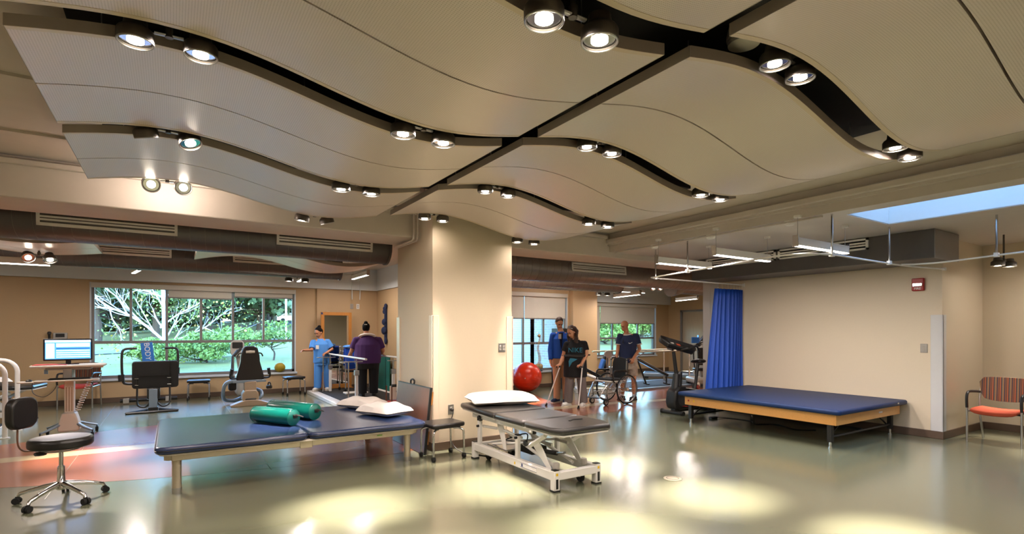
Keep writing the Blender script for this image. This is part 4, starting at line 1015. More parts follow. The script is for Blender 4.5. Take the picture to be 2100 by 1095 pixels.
# ================================================================ EXERCISE MACHINES
# ---- chest press seen from behind
t = thing('chest_press', 'black chest press machine seen from behind in front of the big window', 'exercise machine', (-.28, 11.65, 0))
m = MB()
for a, b in (((-.41, 0, .02), (.38, .03, .02)), ((-.41, 0, .02), (-.1, .35, .02)), ((.38, .03, .02), (.08, .35, .02))): m.tube([a, b], .02, 4)
m.build('floor_base', 'black', t)
B('centre_post', (-.07, .1, .02), (.06, .22, .42), 'blue_grey', t, .006); B('post_foot', (-.08, .08, .0), (.07, .26, .09), 'black', t, .006); B('post_shroud', (-.1, .12, .24), (.1, .34, .44), 'black', t, .02)
B('spine_rail', (-.05, .22, .05), (.04, 1.7, .11), 'black', t, .006)
MB().tube([(-.6, 1.68, .07), (.38, 1.68, .07)], .035, 10).build('rear_stabilizer', 'black', t)
for x in (-.5, .22): B('stabilizer_clamp', (x - .05, 1.63, .02), (x + .05, 1.73, .115), 'grey_plastic', t, .006)
pd = MB().prism(rrect(.72, .5, .05, 4), -.045, .045).build('back_pad', 'black_matte', t, .014, 3, loc=(.03, .25, .685), rot=(R_(93), 0, R_(1)))
for x in (-.26, .24): B('pad_rib', (x - .008, .185, .45), (x + .008, .2, .92), 'black', t)
B('pad_fold', (-.22, .192, .665), (.24, .2, .69), 'black', t)
for x in (-.26, .24):
    for z in (.50, .62): MB().cyl((x - .03, .19, z), (x + .03, .19, z), .008, n=8).build('bolt', 'chrome', t)
for s in (-1, 1):
    MB().tube(smooth_path([(s * .25, .2, .46), (s * .25, .17, .2), (s * .22, .14, .12), (s * .13, .13, .10), (s * .06, .14, .17)], 5), .016, 8).build('side_hoop', 'black', t)
MB().tube(smooth_path([(-.3, .26, .52), (-.42, .26, .53), (-.46, .26, .58), (-.48, .27, .8), (-.48, .3, 1.08), (-.45, .32, 1.15), (-.38, .33, 1.17), (-.26, .33, 1.17)], 5), .021, 10).build('press_arm', 'black', t)
MB().tube([(-.485, .26, .58), (-.49, .26, .7)], .05, 10).build('arm_grip', 'black_matte', t)
MB().tube(smooth_path([(.36, .26, .7), (.38, .27, .85), (.38, .3, 1.08), (.36, .32, 1.15), (.3, .33, 1.17), (.17, .33, 1.17)], 5), .021, 10).build('press_arm', 'black', t)
MB().tube([(.37, .26, .68), (.372, .26, .8)], .04, 10).build('arm_grip', 'black_matte', t)
sg = B('brand_panel', (-.10, 0, -.20), (.10, .04, .20), 'blue_panel', t); sg.location = (-.13, 1.3, 1.06); sg.rotation_euler = (0, R_(-6), R_(-3))
text('BODY', sg, (0, -.002, 0.02), (R_(90), R_(90), 0), .13, 'white_metal')
B('weight_tower', (-.14, 1.33, .1), (.02, 1.42, .9), 'blue_grey', t, .006)
# ---- recumbent stepper
t = thing('recumbent_stepper', 'recumbent stepper with black high back seat and console, under the big window', 'exercise machine', (1.33, 11.75, 0))
MB().prism([(-.36, 0), (.36, 0), (.36, .03), (.2, .09), (.1, .12), (-.1, .12), (-.22, .08), (-.36, .03)], -.1, .12, 'y').build('rear_foot', 'taupe', t, .01)
MB().prism([(-.15, 0), (.15, 0), (.14, .14), (.1, .2), (-.1, .2), (-.15, .12)], -.05, .25, 'y').build('pedestal_shroud', 'taupe', t, .015, loc=(0, 0, .11))
B('seat_post', (-.11, 0, .28), (.11, .18, .48), 'taupe', t, .012); B('level_wheel', (-.1, -.08, .10), (.1, .0, .15), 'black', t, .02)
B('main_rail', (-.07, .2, .1), (.07, 1.5, .2), 'grey_plastic', t, .02)
MB().prism([(-.31, -.03), (.28, .0), (.3, .03), (-.33, .02)], .0, .05).build('seat_carriage', 'blue_grey', t, .01, loc=(0, .02, .46))
MB().prism([(-.22, .46), (.22, .46), (.22, .58), (.2, .68), (.155, .88), (.15, 1.0), (.12, 1.14), (.08, 1.19), (-.08, 1.19), (-.12, 1.14), (-.15, 1.0), (-.155, .88), (-.2, .68), (-.22, .58)], .02, .13, 'y').build('seat_back', 'vinyl_black', t, .035, 4).scale = (1.14, 1, 1)
for s in (-1, 1): MB().tube(smooth_path([(s * .12, .08, 1.05), (s * .2, .06, 1.04), (s * .23, .05, .98)], 4), .013, 8).build('headrest_hook', 'black', t)
B('back_badge', (-.08, .012, 1.05), (.08, .019, 1.10), 'white_plastic', t, .02); MB().sph((0, .016, 1.075), (.085, .012, .028)).build('badge_plate', 'white_plastic', t)
B('seat_cushion', (-.23, .1, .46), (.23, .55, .54), 'vinyl_black', t, .03, seg=3)
for s in (-1, 1):
    MB().tube(smooth_path([(s * .2, .1, .54), (s * .34, .05, .55), (s * .36, .02, .62), (s * .33, .0, .7)], 4), .018, 8).build('side_grip', 'black', t)
    MB().tube([(s * .35, .02, .62), (s * .33, 0, .74)], .03, 8).build('grip_foam', 'black_matte', t)
MB().tube(smooth_path([(-.25, .05, .5), (-.4, .05, .48), (-.46, .1, .38), (-.47, .2, .22), (-.42, .4, .1), (-.25, .5, .06), (-.1, .6, .1)], 6), .035, 10).build('step_through_bar', 'blue_grey', t)
MB().tube(smooth_path([(.1, .4, .3), (.22, .3, .26), (.24, .2, .18), (.18, .15, .12), (.08, .15, .1)], 6), .03, 10).build('step_through_bar', 'blue_grey', t)
MB().tube([(-.3, .35, .55), (-.27, .6, .95), (-.16, .75, 1.08)], [.03, .024, .03], 10).build('arm_lever', 'black', t)
MB().tube([(-.24, .62, .98), (-.1, .75, 1.12)], .028, 8).build('lever_grip', 'black_matte', t)
B('flywheel_box', (-.16, .9, .1), (.16, 1.45, .55), 'grey_plastic', t, .06, seg=4)
MB().tube([(-.05, 1.1, .5), (-.13, 1.05, 1.0)], .05, 10).build('console_mast', 'grey_plastic', t)
c = MB().prism(rrect(.27, .36, .11, 6), -.03, .03).build('console', 'grey_plastic', t, .012, 3, loc=(-.14, 1.02, 1.12), rot=(R_(80), 0, 0))
MB().prism(rrect(.2, .13, .02, 3, 0, .06), .031, .036).build('console_screen', 'black', c)
MB().ring((.36, .1, .38), (1, .3, 0), .06, .012, 18, 6).build('cup_ring', 'black', t)
B('cup_basket', (.30, .05, .31), (.41, .15, .38), 'black', t, .02); B('side_pouch', (-.38, .1, .3), (-.24, .3, .52), 'black_matte', t, .04)
# ---- left parallel bars on a platform
t = thing('parallel_bars', 'parallel bars with white rails on a low aluminium platform, by the mirror', 'parallel bars', (3.5, 11.6, 0))
B('platform', (-.78, -1.32, 0), (.82, 1.68, .07), 'white_metal', t, .006); B('rubber_top', (-.6, -1.22, .07), (.66, 1.6, .08), 'black_matte', t)
for x, ya, yb in ((-.37, -1.58, 1.75), (.40, -1.58, 1.75)):
    MB().tube([(x, ya, .95), (x, yb, .95)], .021, 14).build('rail', 'white_metal', t)
    for y in (-.95, 1.15):
        p = MB().bx((x - .028, y - .028, .08), (x + .028, y + .028, .62)).build('post', 'white_metal', t, .004)
        MB().cyl((x, y, .6), (x, y, .88), .02, n=12).build('post_tube', 'chrome', p)
        B('post_clamp', (x - .045, y - .045, .6), (x + .045, y + .045, .7), 'steel', p, .006)
        sx = -1 if x < 0 else 1
        MB().cyl((x + sx * .16, y, .08), (x + sx * .16, y, .87), .014, n=10).build('guide_rod', 'chrome', p)
        B('top_plate', (min(x + sx * .3, x - sx * .12), y - .03, .865), (max(x + sx * .3, x - sx * .12), y + .03, .885), 'steel', p, .003)
        MB().cyl((x, y, .88), (x, y, .935), .01, n=8).build('rail_pin', 'steel', p)
t = thing('floor_scale', 'flat white scale plate on the parallel bars platform', 'scale', (3.5, 11.98, .08)); MB().prism(rrect(.5, .3, .04), 0, .04).build('scale_plate', 'white_plastic', t, .01); B('scale_mat', (-.2, -.1, .04), (.2, .1, .044), 'grey_plastic', t)
# ---- standing mirror
t = thing('standing_mirror', 'tall wood framed mirror standing in the corner behind the parallel bars', 'mirror', (3.47, 13.52, 0), R_(3))
for n, a, b in (('frame_post', (-.38, -.02, .06), (-.3, .02, 1.96)), ('frame_post', (.3, -.02, .06), (.38, .02, 1.96)), ('frame_rail', (-.3, -.02, .06), (.3, .02, .17)), ('frame_rail', (-.3, -.02, 1.88), (.3, .02, 1.96))): B(n, a, b, 'oak_frame', t, .004)
B('mirror_glass', (-.3, -.01, .17), (.3, .0, 1.88), 'mirror', t); B('back_board', (-.3, .0, .1), (.3, .015, 1.94), 'oak_frame', t)
for s in (-1, 1):
    B('foot_bar', (s * .34 - .03, -.2, .05), (s * .34 + .03, .2, .08), 'oak_frame', t, .004)
    for y in (-.17, .17): caster(t, s * .34, y, .03, .022)
B('corner_tag', (-.38, -.024, 1.9), (-.34, -.02, 1.95), 'ink_blue', t)
# ---- chair draped with blue towel in front of the mirror
t = thing('draped_chair', 'wheeled chair draped with a blue towel between the parallel bars and the mirror', 'chair', (3.62, 12.72, .08), R_(5))
for sx in (-1, 1):
    for sy in (-1, 1):
        MB().tube([(sx * .22, sy * .2, .07), (sx * .22, sy * .2, .78 if sy < 0 else .95)], .014, 8).build('frame_leg', 'steel', t)
        caster(t, sx * .22, sy * .2, .07, .035)
    MB().tube([(sx * .22, -.2, .66), (sx * .22, .2, .66)], .016, 8).build('arm_bar', 'white_metal', t)
B('seat', (-.22, -.2, .44), (.22, .2, .49), 'vinyl_black', t, .015)
m = MB(); vs = []; fs = []; N = 12
prof = [(-.21, .52), (-.215, .7), (-.22, .9), (-.20, .99), (-.16, 1.01), (-.12, .98), (-.11, .8), (-.105, .6)]
for i in range(N + 1):
    x = -.24 + .48 * i / N
    for (y, z) in prof: vs.append((x, y + .008 * math.sin(i * 2.1), z + .006 * math.sin(i * 1.3)))
k = len(prof)
for i in range(N):
    for j in range(k - 1): a = i * k + j; fs.append((a, a + 1, a + k + 1, a + k))
tw = m.add(vs, fs).build('draped_towel', 'blue_towel', t); d = tw.modifiers.new('so', 'SOLIDIFY'); d.thickness = .012
B('back_frame', (-.22, -.18, .55), (.22, -.15, .96), 'black', t)
MB().tube(smooth_path([(.25, -.16, .68), (.33, -.17, .7), (.34, -.17, .85), (.31, -.17, .98), (.25, -.16, .98)], 5), .016, 8).build('push_handle', 'white_metal', t)
MB().tube([(-.22, -.165, .97), (.22, -.165, .97)], .012, 8).build('push_bar', 'steel', t)
o = pillow('cushion', 'small pale blue cushion on top of the draped chair', (3.58, 12.57, 1.115), .4, .2, .08, R_(5), seed=9, group='loose cushions'); o.data.materials[0] = MATS['cloth_scrub']
# ---- step box, foam blocks, teal mat, small chair beside the alcove wall
t = thing('step_box', 'silver two level step box beside the parallel bars', 'step', (3.72, 9.55, 0))
B('upper_step', (-.2, -.3, 0), (.25, .2, .32), 'silver_box', t, .008); B('lower_step', (-.55, -.3, 0), (-.2, .2, .15), 'silver_box', t, .008)
B('tread', (-.19, -.29, .32), (.24, .19, .33), 'black_matte', t); B('tread', (-.54, -.29, .15), (-.21, .19, .157), 'black_matte', t)
for k in range(6):
    o = MB().prism(rrect(.07, .34, .015, 3), 0, .40).build('foam_block', 'black_matte', None, .01, loc=(3.72 + k * .085, 9.98 + .012 * (k % 2), 0)); o.rotation_euler = (R_(-3), 0, R_(3 * math.sin(k * 2)))
    tag(o, ['first', 'second', 'third', 'fourth', 'fifth', 'last'][k] + ' black foam block, counted from the left, in the row behind the step box', 'foam block', 'row of black foam blocks')
t = thing('exercise_mat', 'teal exercise mat standing against the alcove wall', 'exercise mat', (4.5, 13.05, 0)); MB().prism(rrect(.05, 1.0, .02, 3), 0, .86).build('mat_body', 'teal_mat', t, .01); MB().tube([(-.03, -.3, .02), (-.03, -.3, .86)], .006, 6).build('mat_strap', 'black', t)
t = thing('walker_seat', 'small walker with red seat pad next to the walnut board', 'walker', (3.28, 8.75, 0), R_(0))
for sx in (-1, 1):
    for sy in (-1, 1): MB().tube([(sx * .16, sy * .15, .02), (sx * .15, sy * .13, .55)], .012, 8).build('leg', 'walnut', t)
B('seat_pad', (-.16, -.15, .24), (.16, .15, .29), 'fabric_red', t, .02); B('side_panel', (-.1, .1, .3), (.16, .13, .54), 'white_plastic', t, .01); MB().tube([(-.16, -.14, .57), (.16, -.14, .57)], .025, 8).build('top_grip', 'black', t)
MB().cyl((.03, .098, .44), (.03, .094, .44), .02, n=12).build('panel_button', 'ink_blue', t)
# ---- right parallel bars
t = thing('parallel_bars', 'long parallel bars with grey rails in front of the far shaded window', 'parallel bars', (11.1, 10.15, 0))
B('platform', (-1.5, -.75, 0), (1.5, .75, .05), 'blue_grey', t, .006); B('rubber_top', (-1.35, -.6, .05), (1.35, .6, .056), 'black_matte', t)
for y in (-.45, .45):
    MB().tube([(-1.75, y, .95), (1.75, y, .95)], .022, 12).build('rail', 'alu', t)
    for x in (-1.1, 1.0):
        p = MB().cyl((x, y, .05), (x, y, .93), .024, n=12).build('post', 'chrome', t); MB().cyl((x, y, .05), (x, y, .07), .05, n=14).build('post_flange', 'steel', p)
# ---- leg press behind the wheelchair
t = thing('leg_press', 'white framed leg press with blue back pad behind the wheelchair', 'exercise machine', (8.75, 9.75, 0), R_(-35))
B('base_frame', (-.55, -.3, 0), (.55, -.24, .06), 'white_metal', t, .006); B('base_frame', (-.55, .24, 0), (.55, .3, .06), 'white_metal', t, .006)
for x in (-.5, .5): B('cross_frame', (x - .03, -.3, .06), (x + .03, .3, .11), 'white_metal', t, .006)
MB().tube([(-.5, -.27, .06), (-.5, -.27, .5), (.1, -.27, .3)], .025, 4).build('side_frame', 'white_metal', t); MB().tube([(-.5, .27, .06), (-.5, .27, .5), (.1, .27, .3)], .025, 4).build('side_frame', 'white_metal', t)
MB().prism(rrect(.66, .36, .04, 4), -.04, .04).build('seat_pad', 'vinyl_black', t, .02, loc=(-.18, 0, .50), rot=(0, R_(28), 0))
MB().prism(rrect(.26, .5, .04, 4), -.035, .035).build('back_pad', 'vinyl_blue', t, .02, loc=(.12, 0, .68), rot=(0, R_(-72), 0)).data.materials[0] = MATS['blue_panel']
B('pad_shell', (.15, -.13, .5), (.2, .13, .88), 'black', t, .02); MB().tube([(.2, 0, .1), (.28, 0, .95)], .03, 8).build('back_post', 'white_metal', t)
MB().cyl((.26, -.08, .92), (.26, .08, .92), .09, n=20).build('pulley', 'grey_plastic', t); B('weight_box', (.25, -.2, .06), (.5, .2, .62), 'grey_plastic', t, .02)
# ---- incline bench
t = thing('incline_bench', 'black inclined exercise bench between the right parallel bars', 'exercise bench', (10.95, 9.95, .056), R_(-30))
MB().prism(rrect(.95, .3, .04, 4), -.035, .035).build('bench_pad', 'vinyl_black', t, .02, loc=(-.05, 0, .46), rot=(0, R_(28), 0))
MB().tube([(-.45, 0, .68), (-.2, 0, .0)], .022, 8).build('front_strut', 'black', t); MB().tube([(.35, 0, .22), (.35, 0, 0)], .022, 8).build('rear_strut', 'black', t); B('foot_bar', (-.22, -.2, 0), (-.17, .2, .03), 'black', t); B('foot_bar', (.33, -.2, 0), (.38, .2, .03), 'black', t)
MB().tube([(-.5, 0, .7), (-.2, 0, .9)], .018, 8).build('grip_arm', 'blue_grey', t)
# ---- treadmill at the far right
t = thing('treadmill', 'treadmill with slanted handrails near the far door', 'exercise machine', (13.3, 11.3, 0), R_(-140))
B('deck', (-.38, -.9, .06), (.38, .8, .18), 'blue_grey', t, .03); B('belt', (-.25, -.85, .18), (.25, .7, .188), 'black_matte', t)
for s in (-1, 1):
    MB().tube([(s * .36, .7, .1), (s * .36, .85, 1.05)], .04, 8).build('upright', 'grey_plastic', t); MB().tube([(s * .36, .85, 1.05), (s * .36, .35, .98)], .028, 8).build('handrail', 'black', t)
B('motor_hood', (-.38, .6, .1), (.38, .95, .3), 'grey_plastic', t, .05, seg=3); MB().prism(rrect(.8, .4, .06), -.04, .04).build('console', 'black', t, .02, loc=(0, .85, 1.2), rot=(R_(55), 0, 0)); B('console_screen', (-.2, .74, 1.2), (.2, .76, 1.36), 'screen', t)
for s in (-1, 1):
    for y in (-.8, .8): B('level_foot', (s * .3 - .04, y - .04, 0), (s * .3 + .04, y + .04, .06), 'black', t)
# ---- rowing / seat machine with black back panel
t = thing('seated_trainer', 'black backed seated trainer on wheels behind the upright bike', 'exercise machine', (11.9, 9.0, 0), R_(-30))
MB().prism(rrect(.5, .46, .04, 4), -.035, .035).build('back_panel', 'black', t, .015, loc=(0, -.05, .82), rot=(R_(82), 0, 0))
MB().tube([(0, .0, .6), (0, .1, .1)], .03, 8).build('mast', 'black', t); B('base_shroud', (-.3, -.1, .08), (.3, .7, .25), 'grey_plastic', t, .06, seg=3); B('seat', (-.2, .1, .42), (.2, .45, .5), 'vinyl_black', t, .03); B('seat_stem', (-.04, .2, .2), (.04, .3, .43), 'grey_plastic', t)
for s in (-1, 1): MB().cyl((s * .24, -.12, .07), (s * .3, -.12, .07), .07, n=18).build('wheel', 'white_plastic', t); B('rear_foot', (s * .24 - .04, .55, 0), (s * .24 + .04, .68, .09), 'black', t)
MB().tube(smooth_path([(0, .7, .3), (.0, .85, .8), (.05, .8, 1.1), (.2, .6, 1.2)], 5), .02, 8).build('handle_post', 'black', t); B('display', (-.1, .72, 1.15), (.12, .76, 1.32), 'blue_panel', t, .01)
# ---- upright bike
t = thing('upright_bike', 'black upright exercise bike with large console beside the blue mat table', 'exercise machine', (7.98, 6.42, 0), R_(0))
MB().tube([(-.42, -.22, .035), (-.42, .24, .035)], .035, 12).build('front_stabilizer', 'black', t); MB().tube([(.5, -.2, .035), (.5, .22, .035)], .035, 12).build('rear_stabilizer', 'black', t)
for y in (-.22, .24): MB().cyl((-.42, y - .02, .035), (-.42, y + .02, .035), .042, n=14).build('transport_wheel', 'rubber', t)
B('base_beam', (-.42, -.05, .04), (.5, .05, .10), 'black', t, .01)
MB().prism([(-.5, .22), (-.47, .12), (-.38, .08), (.30, .08), (.42, .14), (.45, .26), (.38, .36), (.1, .42), (-.2, .50), (-.36, .50), (-.47, .42)], -.11, .11, 'y').build('flywheel_shroud', 'black', t, .03, 3)
for s in (-1, 1): MB().lathe([(.14, 0), (.145, .006), (.11, .01), (.10, .004), (0, .004)], 26, (-.27, s * .11, .28), (0, s, 0)).build('shroud_disc', 'black_matte', t)
MB().tube(smooth_path([(-.3, -.113, .15), (.0, -.113, .13), (.3, -.113, .2)], 5), .005, 6).build('red_stripe', 'red_plastic', t)
MB().tube([(-.36, 0, .42), (-.32, 0, .72)], [.075, .06], 10).build('mast_base', 'blue_grey', t).data.materials[0] = MATS['black']
MB().tube([(-.30, 0, .5), (-.24, 0, .75)], [.08, .05], 10).build('mast_cover', 'black', t)
MB().tube([(-.32, 0, .68), (-.40, 0, 1.12)], [.035, .03], 10).build('console_mast', 'walnut', t).data.materials[0] = MATS['black']
cs = MB().prism([(-.28, .0), (-.2, -.09), (.22, -.11), (.32, -.02), (.3, .06), (-.25, .08)], -.03, .05).build('console', 'black', t, .015, loc=(-.33, 0, 1.24), rot=(R_(32), R_(14), R_(-16))); cs.scale = (1.25, 1.5, 1.2)
B('console_light', (-.06, -.085, .05), (-.0, -.05, .056), 'sticker', cs).data.materials[0] = MATS['fabric_orange']; B('console_pad', (-.18, -.05, .05), (.2, .04, .055), 'black_matte', cs)
B('console_badge', (-.16, -.08, .05), (-.11, -.055, .056), 'grey_plastic', cs)
for s in (-1, 1): MB().tube(smooth_path([(-.36, s * .05, 1.15), (-.3, s * .22, 1.18), (-.12, s * .26, 1.22), (-.02, s * .24, 1.16), (.05, s * .2, 1.12)], 5), .017, 8).build('handlebar', 'black', t)
MB().tube([(-.55, 0, 1.27), (-.58, .03, 1.31)], .025, 8).build('horn_grip', 'black', t)
MB().tube([(.18, 0, .36), (.27, 0, .9)], .028, 10).build('seat_post', 'black', t); MB().cyl((.18, 0, .42), (.2, 0, .5), .05, n=12).build('post_collar', 'red_plastic', t).data.materials[0] = MATS['black']
MB().ring((.2, -.06, .46), (0, 1, 0), .03, .008, 16, 6).build('pull_ring', 'red_plastic', t)
MB().sph((.32, 0, .93), (.13, .11, .045)).sph((.18, 0, .93), (.11, .045, .035)).build('saddle', 'vinyl_black', t, remesh=.012)
for s in (-1, 1):
    MB().tube([(.02, s * .11, .28), (.02 + s * .12, s * .15, .28 + s * .08)], .015, 8).build('crank', 'steel', t); B('pedal', (.02 + s * .12 - .05, s * .15 - .02 + s * .05, .27 + s * .08), (.02 + s * .12 + .05, s * .15 + .02 + s * .05, .295 + s * .08), 'black', t, .006)
MB().tube([(-.2, -.12, .47), (.1, -.12, .42), (.18, -.12, .36)], .02, 6, flat=.4).build('side_trim', 'grey_plastic', t)
# ---- wheelchair (faces -x)
t = thing('wheelchair', 'manual wheelchair with black back, held by the man in navy', 'wheelchair', (7.66, 8.10, 0), R_(2))
wr_ = .305
for s in (-1, 1):
    y = s * .29; c = (.15, y, wr_)
    w = MB().ring(c, (0, 1, 0), wr_ - .016, .016, 44, 8).build('rear_wheel', 'rubber', t)
    MB().ring(c, (0, 1, 0), wr_ - .036, .009, 44, 6).build('rim', 'steel', w)
    MB().ring((c[0], y + s * .035, c[2]), (0, 1, 0), wr_ - .05, .008, 40, 6).build('hand_rim', 'steel', w)
    MB().cyl((c[0], y - .03, c[2]), (c[0], y + .04, c[2]), .03, n=16).build('hub', 'alu', w)
    for k in range(18):
        a = 2 * PI * k / 18; b = a + (.35 if k % 2 else -.35)
        MB().cyl((c[0] + .028 * math.cos(a), y + .015 * (1 if k % 2 else -1), c[2] + .028 * math.sin(a)), (c[0] + .27 * math.cos(b), y, c[2] + .27 * math.sin(b)), .0022, n=5).build('spoke', 'steel', w)
    q = MB().cyl((-.36, s * .2 - .015, .065), (-.36, s * .2 + .015, .065), .065, n=22).build('caster_wheel', 'rubber', t)
    MB().cyl((-.36, s * .2 - .018, .065), (-.36, s * .2 + .018, .065), .04, n=18).build('caster_hub', 'steel', q)
    MB().tube([(-.36, s * .225, .065), (-.34, s * .225, .15), (-.33, s * .2, .17), (-.33, s * .2, .24)], .012, 8).build('caster_fork', 'black', t)
    MB().tube(smooth_path([(.22, s * .22, .92), (.2, s * .22, .6), (.2, s * .22, .45), (.1, s * .22, .44), (-.2, s * .22, .45), (-.3, s * .22, .43), (-.33, s * .21, .36), (-.33, s * .2, .22)], 4), .014, 8).build('side_frame', 'steel', t)
    MB().tube([(.18, s * .22, .26), (-.33, s * .2, .23)], .012, 8).build('lower_frame', 'steel', t); MB().tube([(.15, s * .22, .305), (.2, s * .22, .46)], .014, 8).build('axle_plate', 'steel', t)
    MB().tube(smooth_path([(.19, s * .24, .66), (.0, s * .24, .68), (-.14, s * .24, .68), (-.19, s * .24, .64), (-.19, s * .24, .5), (-.15, s * .23, .45)], 4), .014, 8).build('arm_tube', 'black', t)
    B('arm_pad', (-.15, s * .24 - .025, .675), (.17, s * .24 + .025, .70), 'black', t, .01); MB().tube([(.21, s * .22, .88), (.24, s * .22, .92), (.35, s * .22, .93)], .016, 8).build('push_handle', 'black', t)
    MB().tube([(-.33, s * .2, .4), (-.42, s * .18, .3), (-.5, s * .16, .16)], .012, 8).build('foot_hanger', 'steel', t)
B('seat_sling', (-.26, -.22, .455), (.2, .22, .48), 'white_plastic', t, .01); B('seat_cushion', (-.2, -.2, .48), (.18, .2, .52), 'black_matte', t, .015)
MB().prism([(-.21, .5), (.21, .5), (.21, .82), (.17, .92), (.0, .95), (-.17, .92), (-.21, .82)], -.012, .02, 'x').build('back_sling', 'black', t, .008, loc=(.2, 0, 0), rot=(0, R_(4), 0))
B('footplate', (-.58, -.17, .145), (-.46, .17, .16), 'black', t, .006); MB().tube([(.15, -.28, wr_), (.15, .28, wr_)], .012, 8).tube([(.1, -.2, .26), (-.15, .2, .44)], .011, 8).tube([(.1, .2, .26), (-.15, -.2, .44)], .011, 8).build('cross_brace', 'steel', t)

# ================================================================ PEOPLE
# local frame of a figure: x to the right as the camera sees it, y away from the camera, z up, origin between the feet
def V(*a): return Vector(a)
def loft(m, secs, n=18):
    """closed loft of horizontal ellipses (cx, cy, z, rx, ry)"""
    vs = []; fs = []
    for cx, cy, z, rx, ry in secs:
        for k in range(n):
            a = 2 * PI * k / n; vs.append((cx + rx * math.cos(a), cy + ry * math.sin(a), z))
    for i in range(len(secs) - 1):
        for k in range(n): fs.append((i * n + k, i * n + (k + 1) % n, (i + 1) * n + (k + 1) % n, (i + 1) * n + k))
    fs += [tuple(reversed(range(n))), tuple((len(secs) - 1) * n + k for k in range(n))]
    m.add(vs, fs); return m
def limb(m, pts, rs):
    m.tube(pts, rs, 14)
    for p, r in zip(pts, rs): m.sph(p, r * .99, 12, 8)
def cuffed(m, pts, rs):
    """cloth tube, flat at its last end"""
    m.tube(pts, rs, 14); m.sph(pts[0], rs[0] * .99, 12, 8)
    for p, r in zip(pts[1:-1], rs[1:-1]): m.sph(p, r * .99, 12, 8)
def hand(m, wrist, d, nrm, curl=.6, k=1.0):
    """palm, four unequal bent fingers and a thumb; d points to the finger tips, nrm out of the palm"""
    d = Vector(d).normalized(); nrm = Vector(nrm); nrm = (nrm - d * nrm.dot(d)).normalized(); s = d.cross(nrm)
    w = Vector(wrist)
    limb(m, [w, w + d * .03 * k], [.026 * k, .030 * k])
    for q in (-.027, -.009, .009, .027):
        limb(m, [w + d * .02 * k + s * q * .7 * k, w + d * .085 * k + s * q * k], [.016 * k, .0125 * k])
    for q, L in ((-.029, .060), (-.010, .072), (.010, .076), (.029, .066)):
        a = w + d * .085 * k + s * q * k; b = a + (d * math.cos(curl) + nrm * math.sin(curl)) * L * .55 * k
        c = b + (d * math.cos(curl * 2.2) + nrm * math.sin(curl * 2.2)) * L * .5 * k
        limb(m, [a, b, c], [.0105 * k, .0095 * k, .008 * k])
    a = w + d * .025 * k - s * .028 * k; b = a + (d * .7 - s * .7 + nrm * .25) * .04 * k; c = b + (d * .9 - s * .1 + nrm * .5).normalized() * .035 * k
    limb(m, [a, b, c], [.014 * k, .011 * k, .009 * k])
def head_frame(face):
    f = Vector(face).normalized(); s = Vector((0, 0, 1)).cross(f).normalized(); u = f.cross(s)   # s: towards its left
    return f, s, u
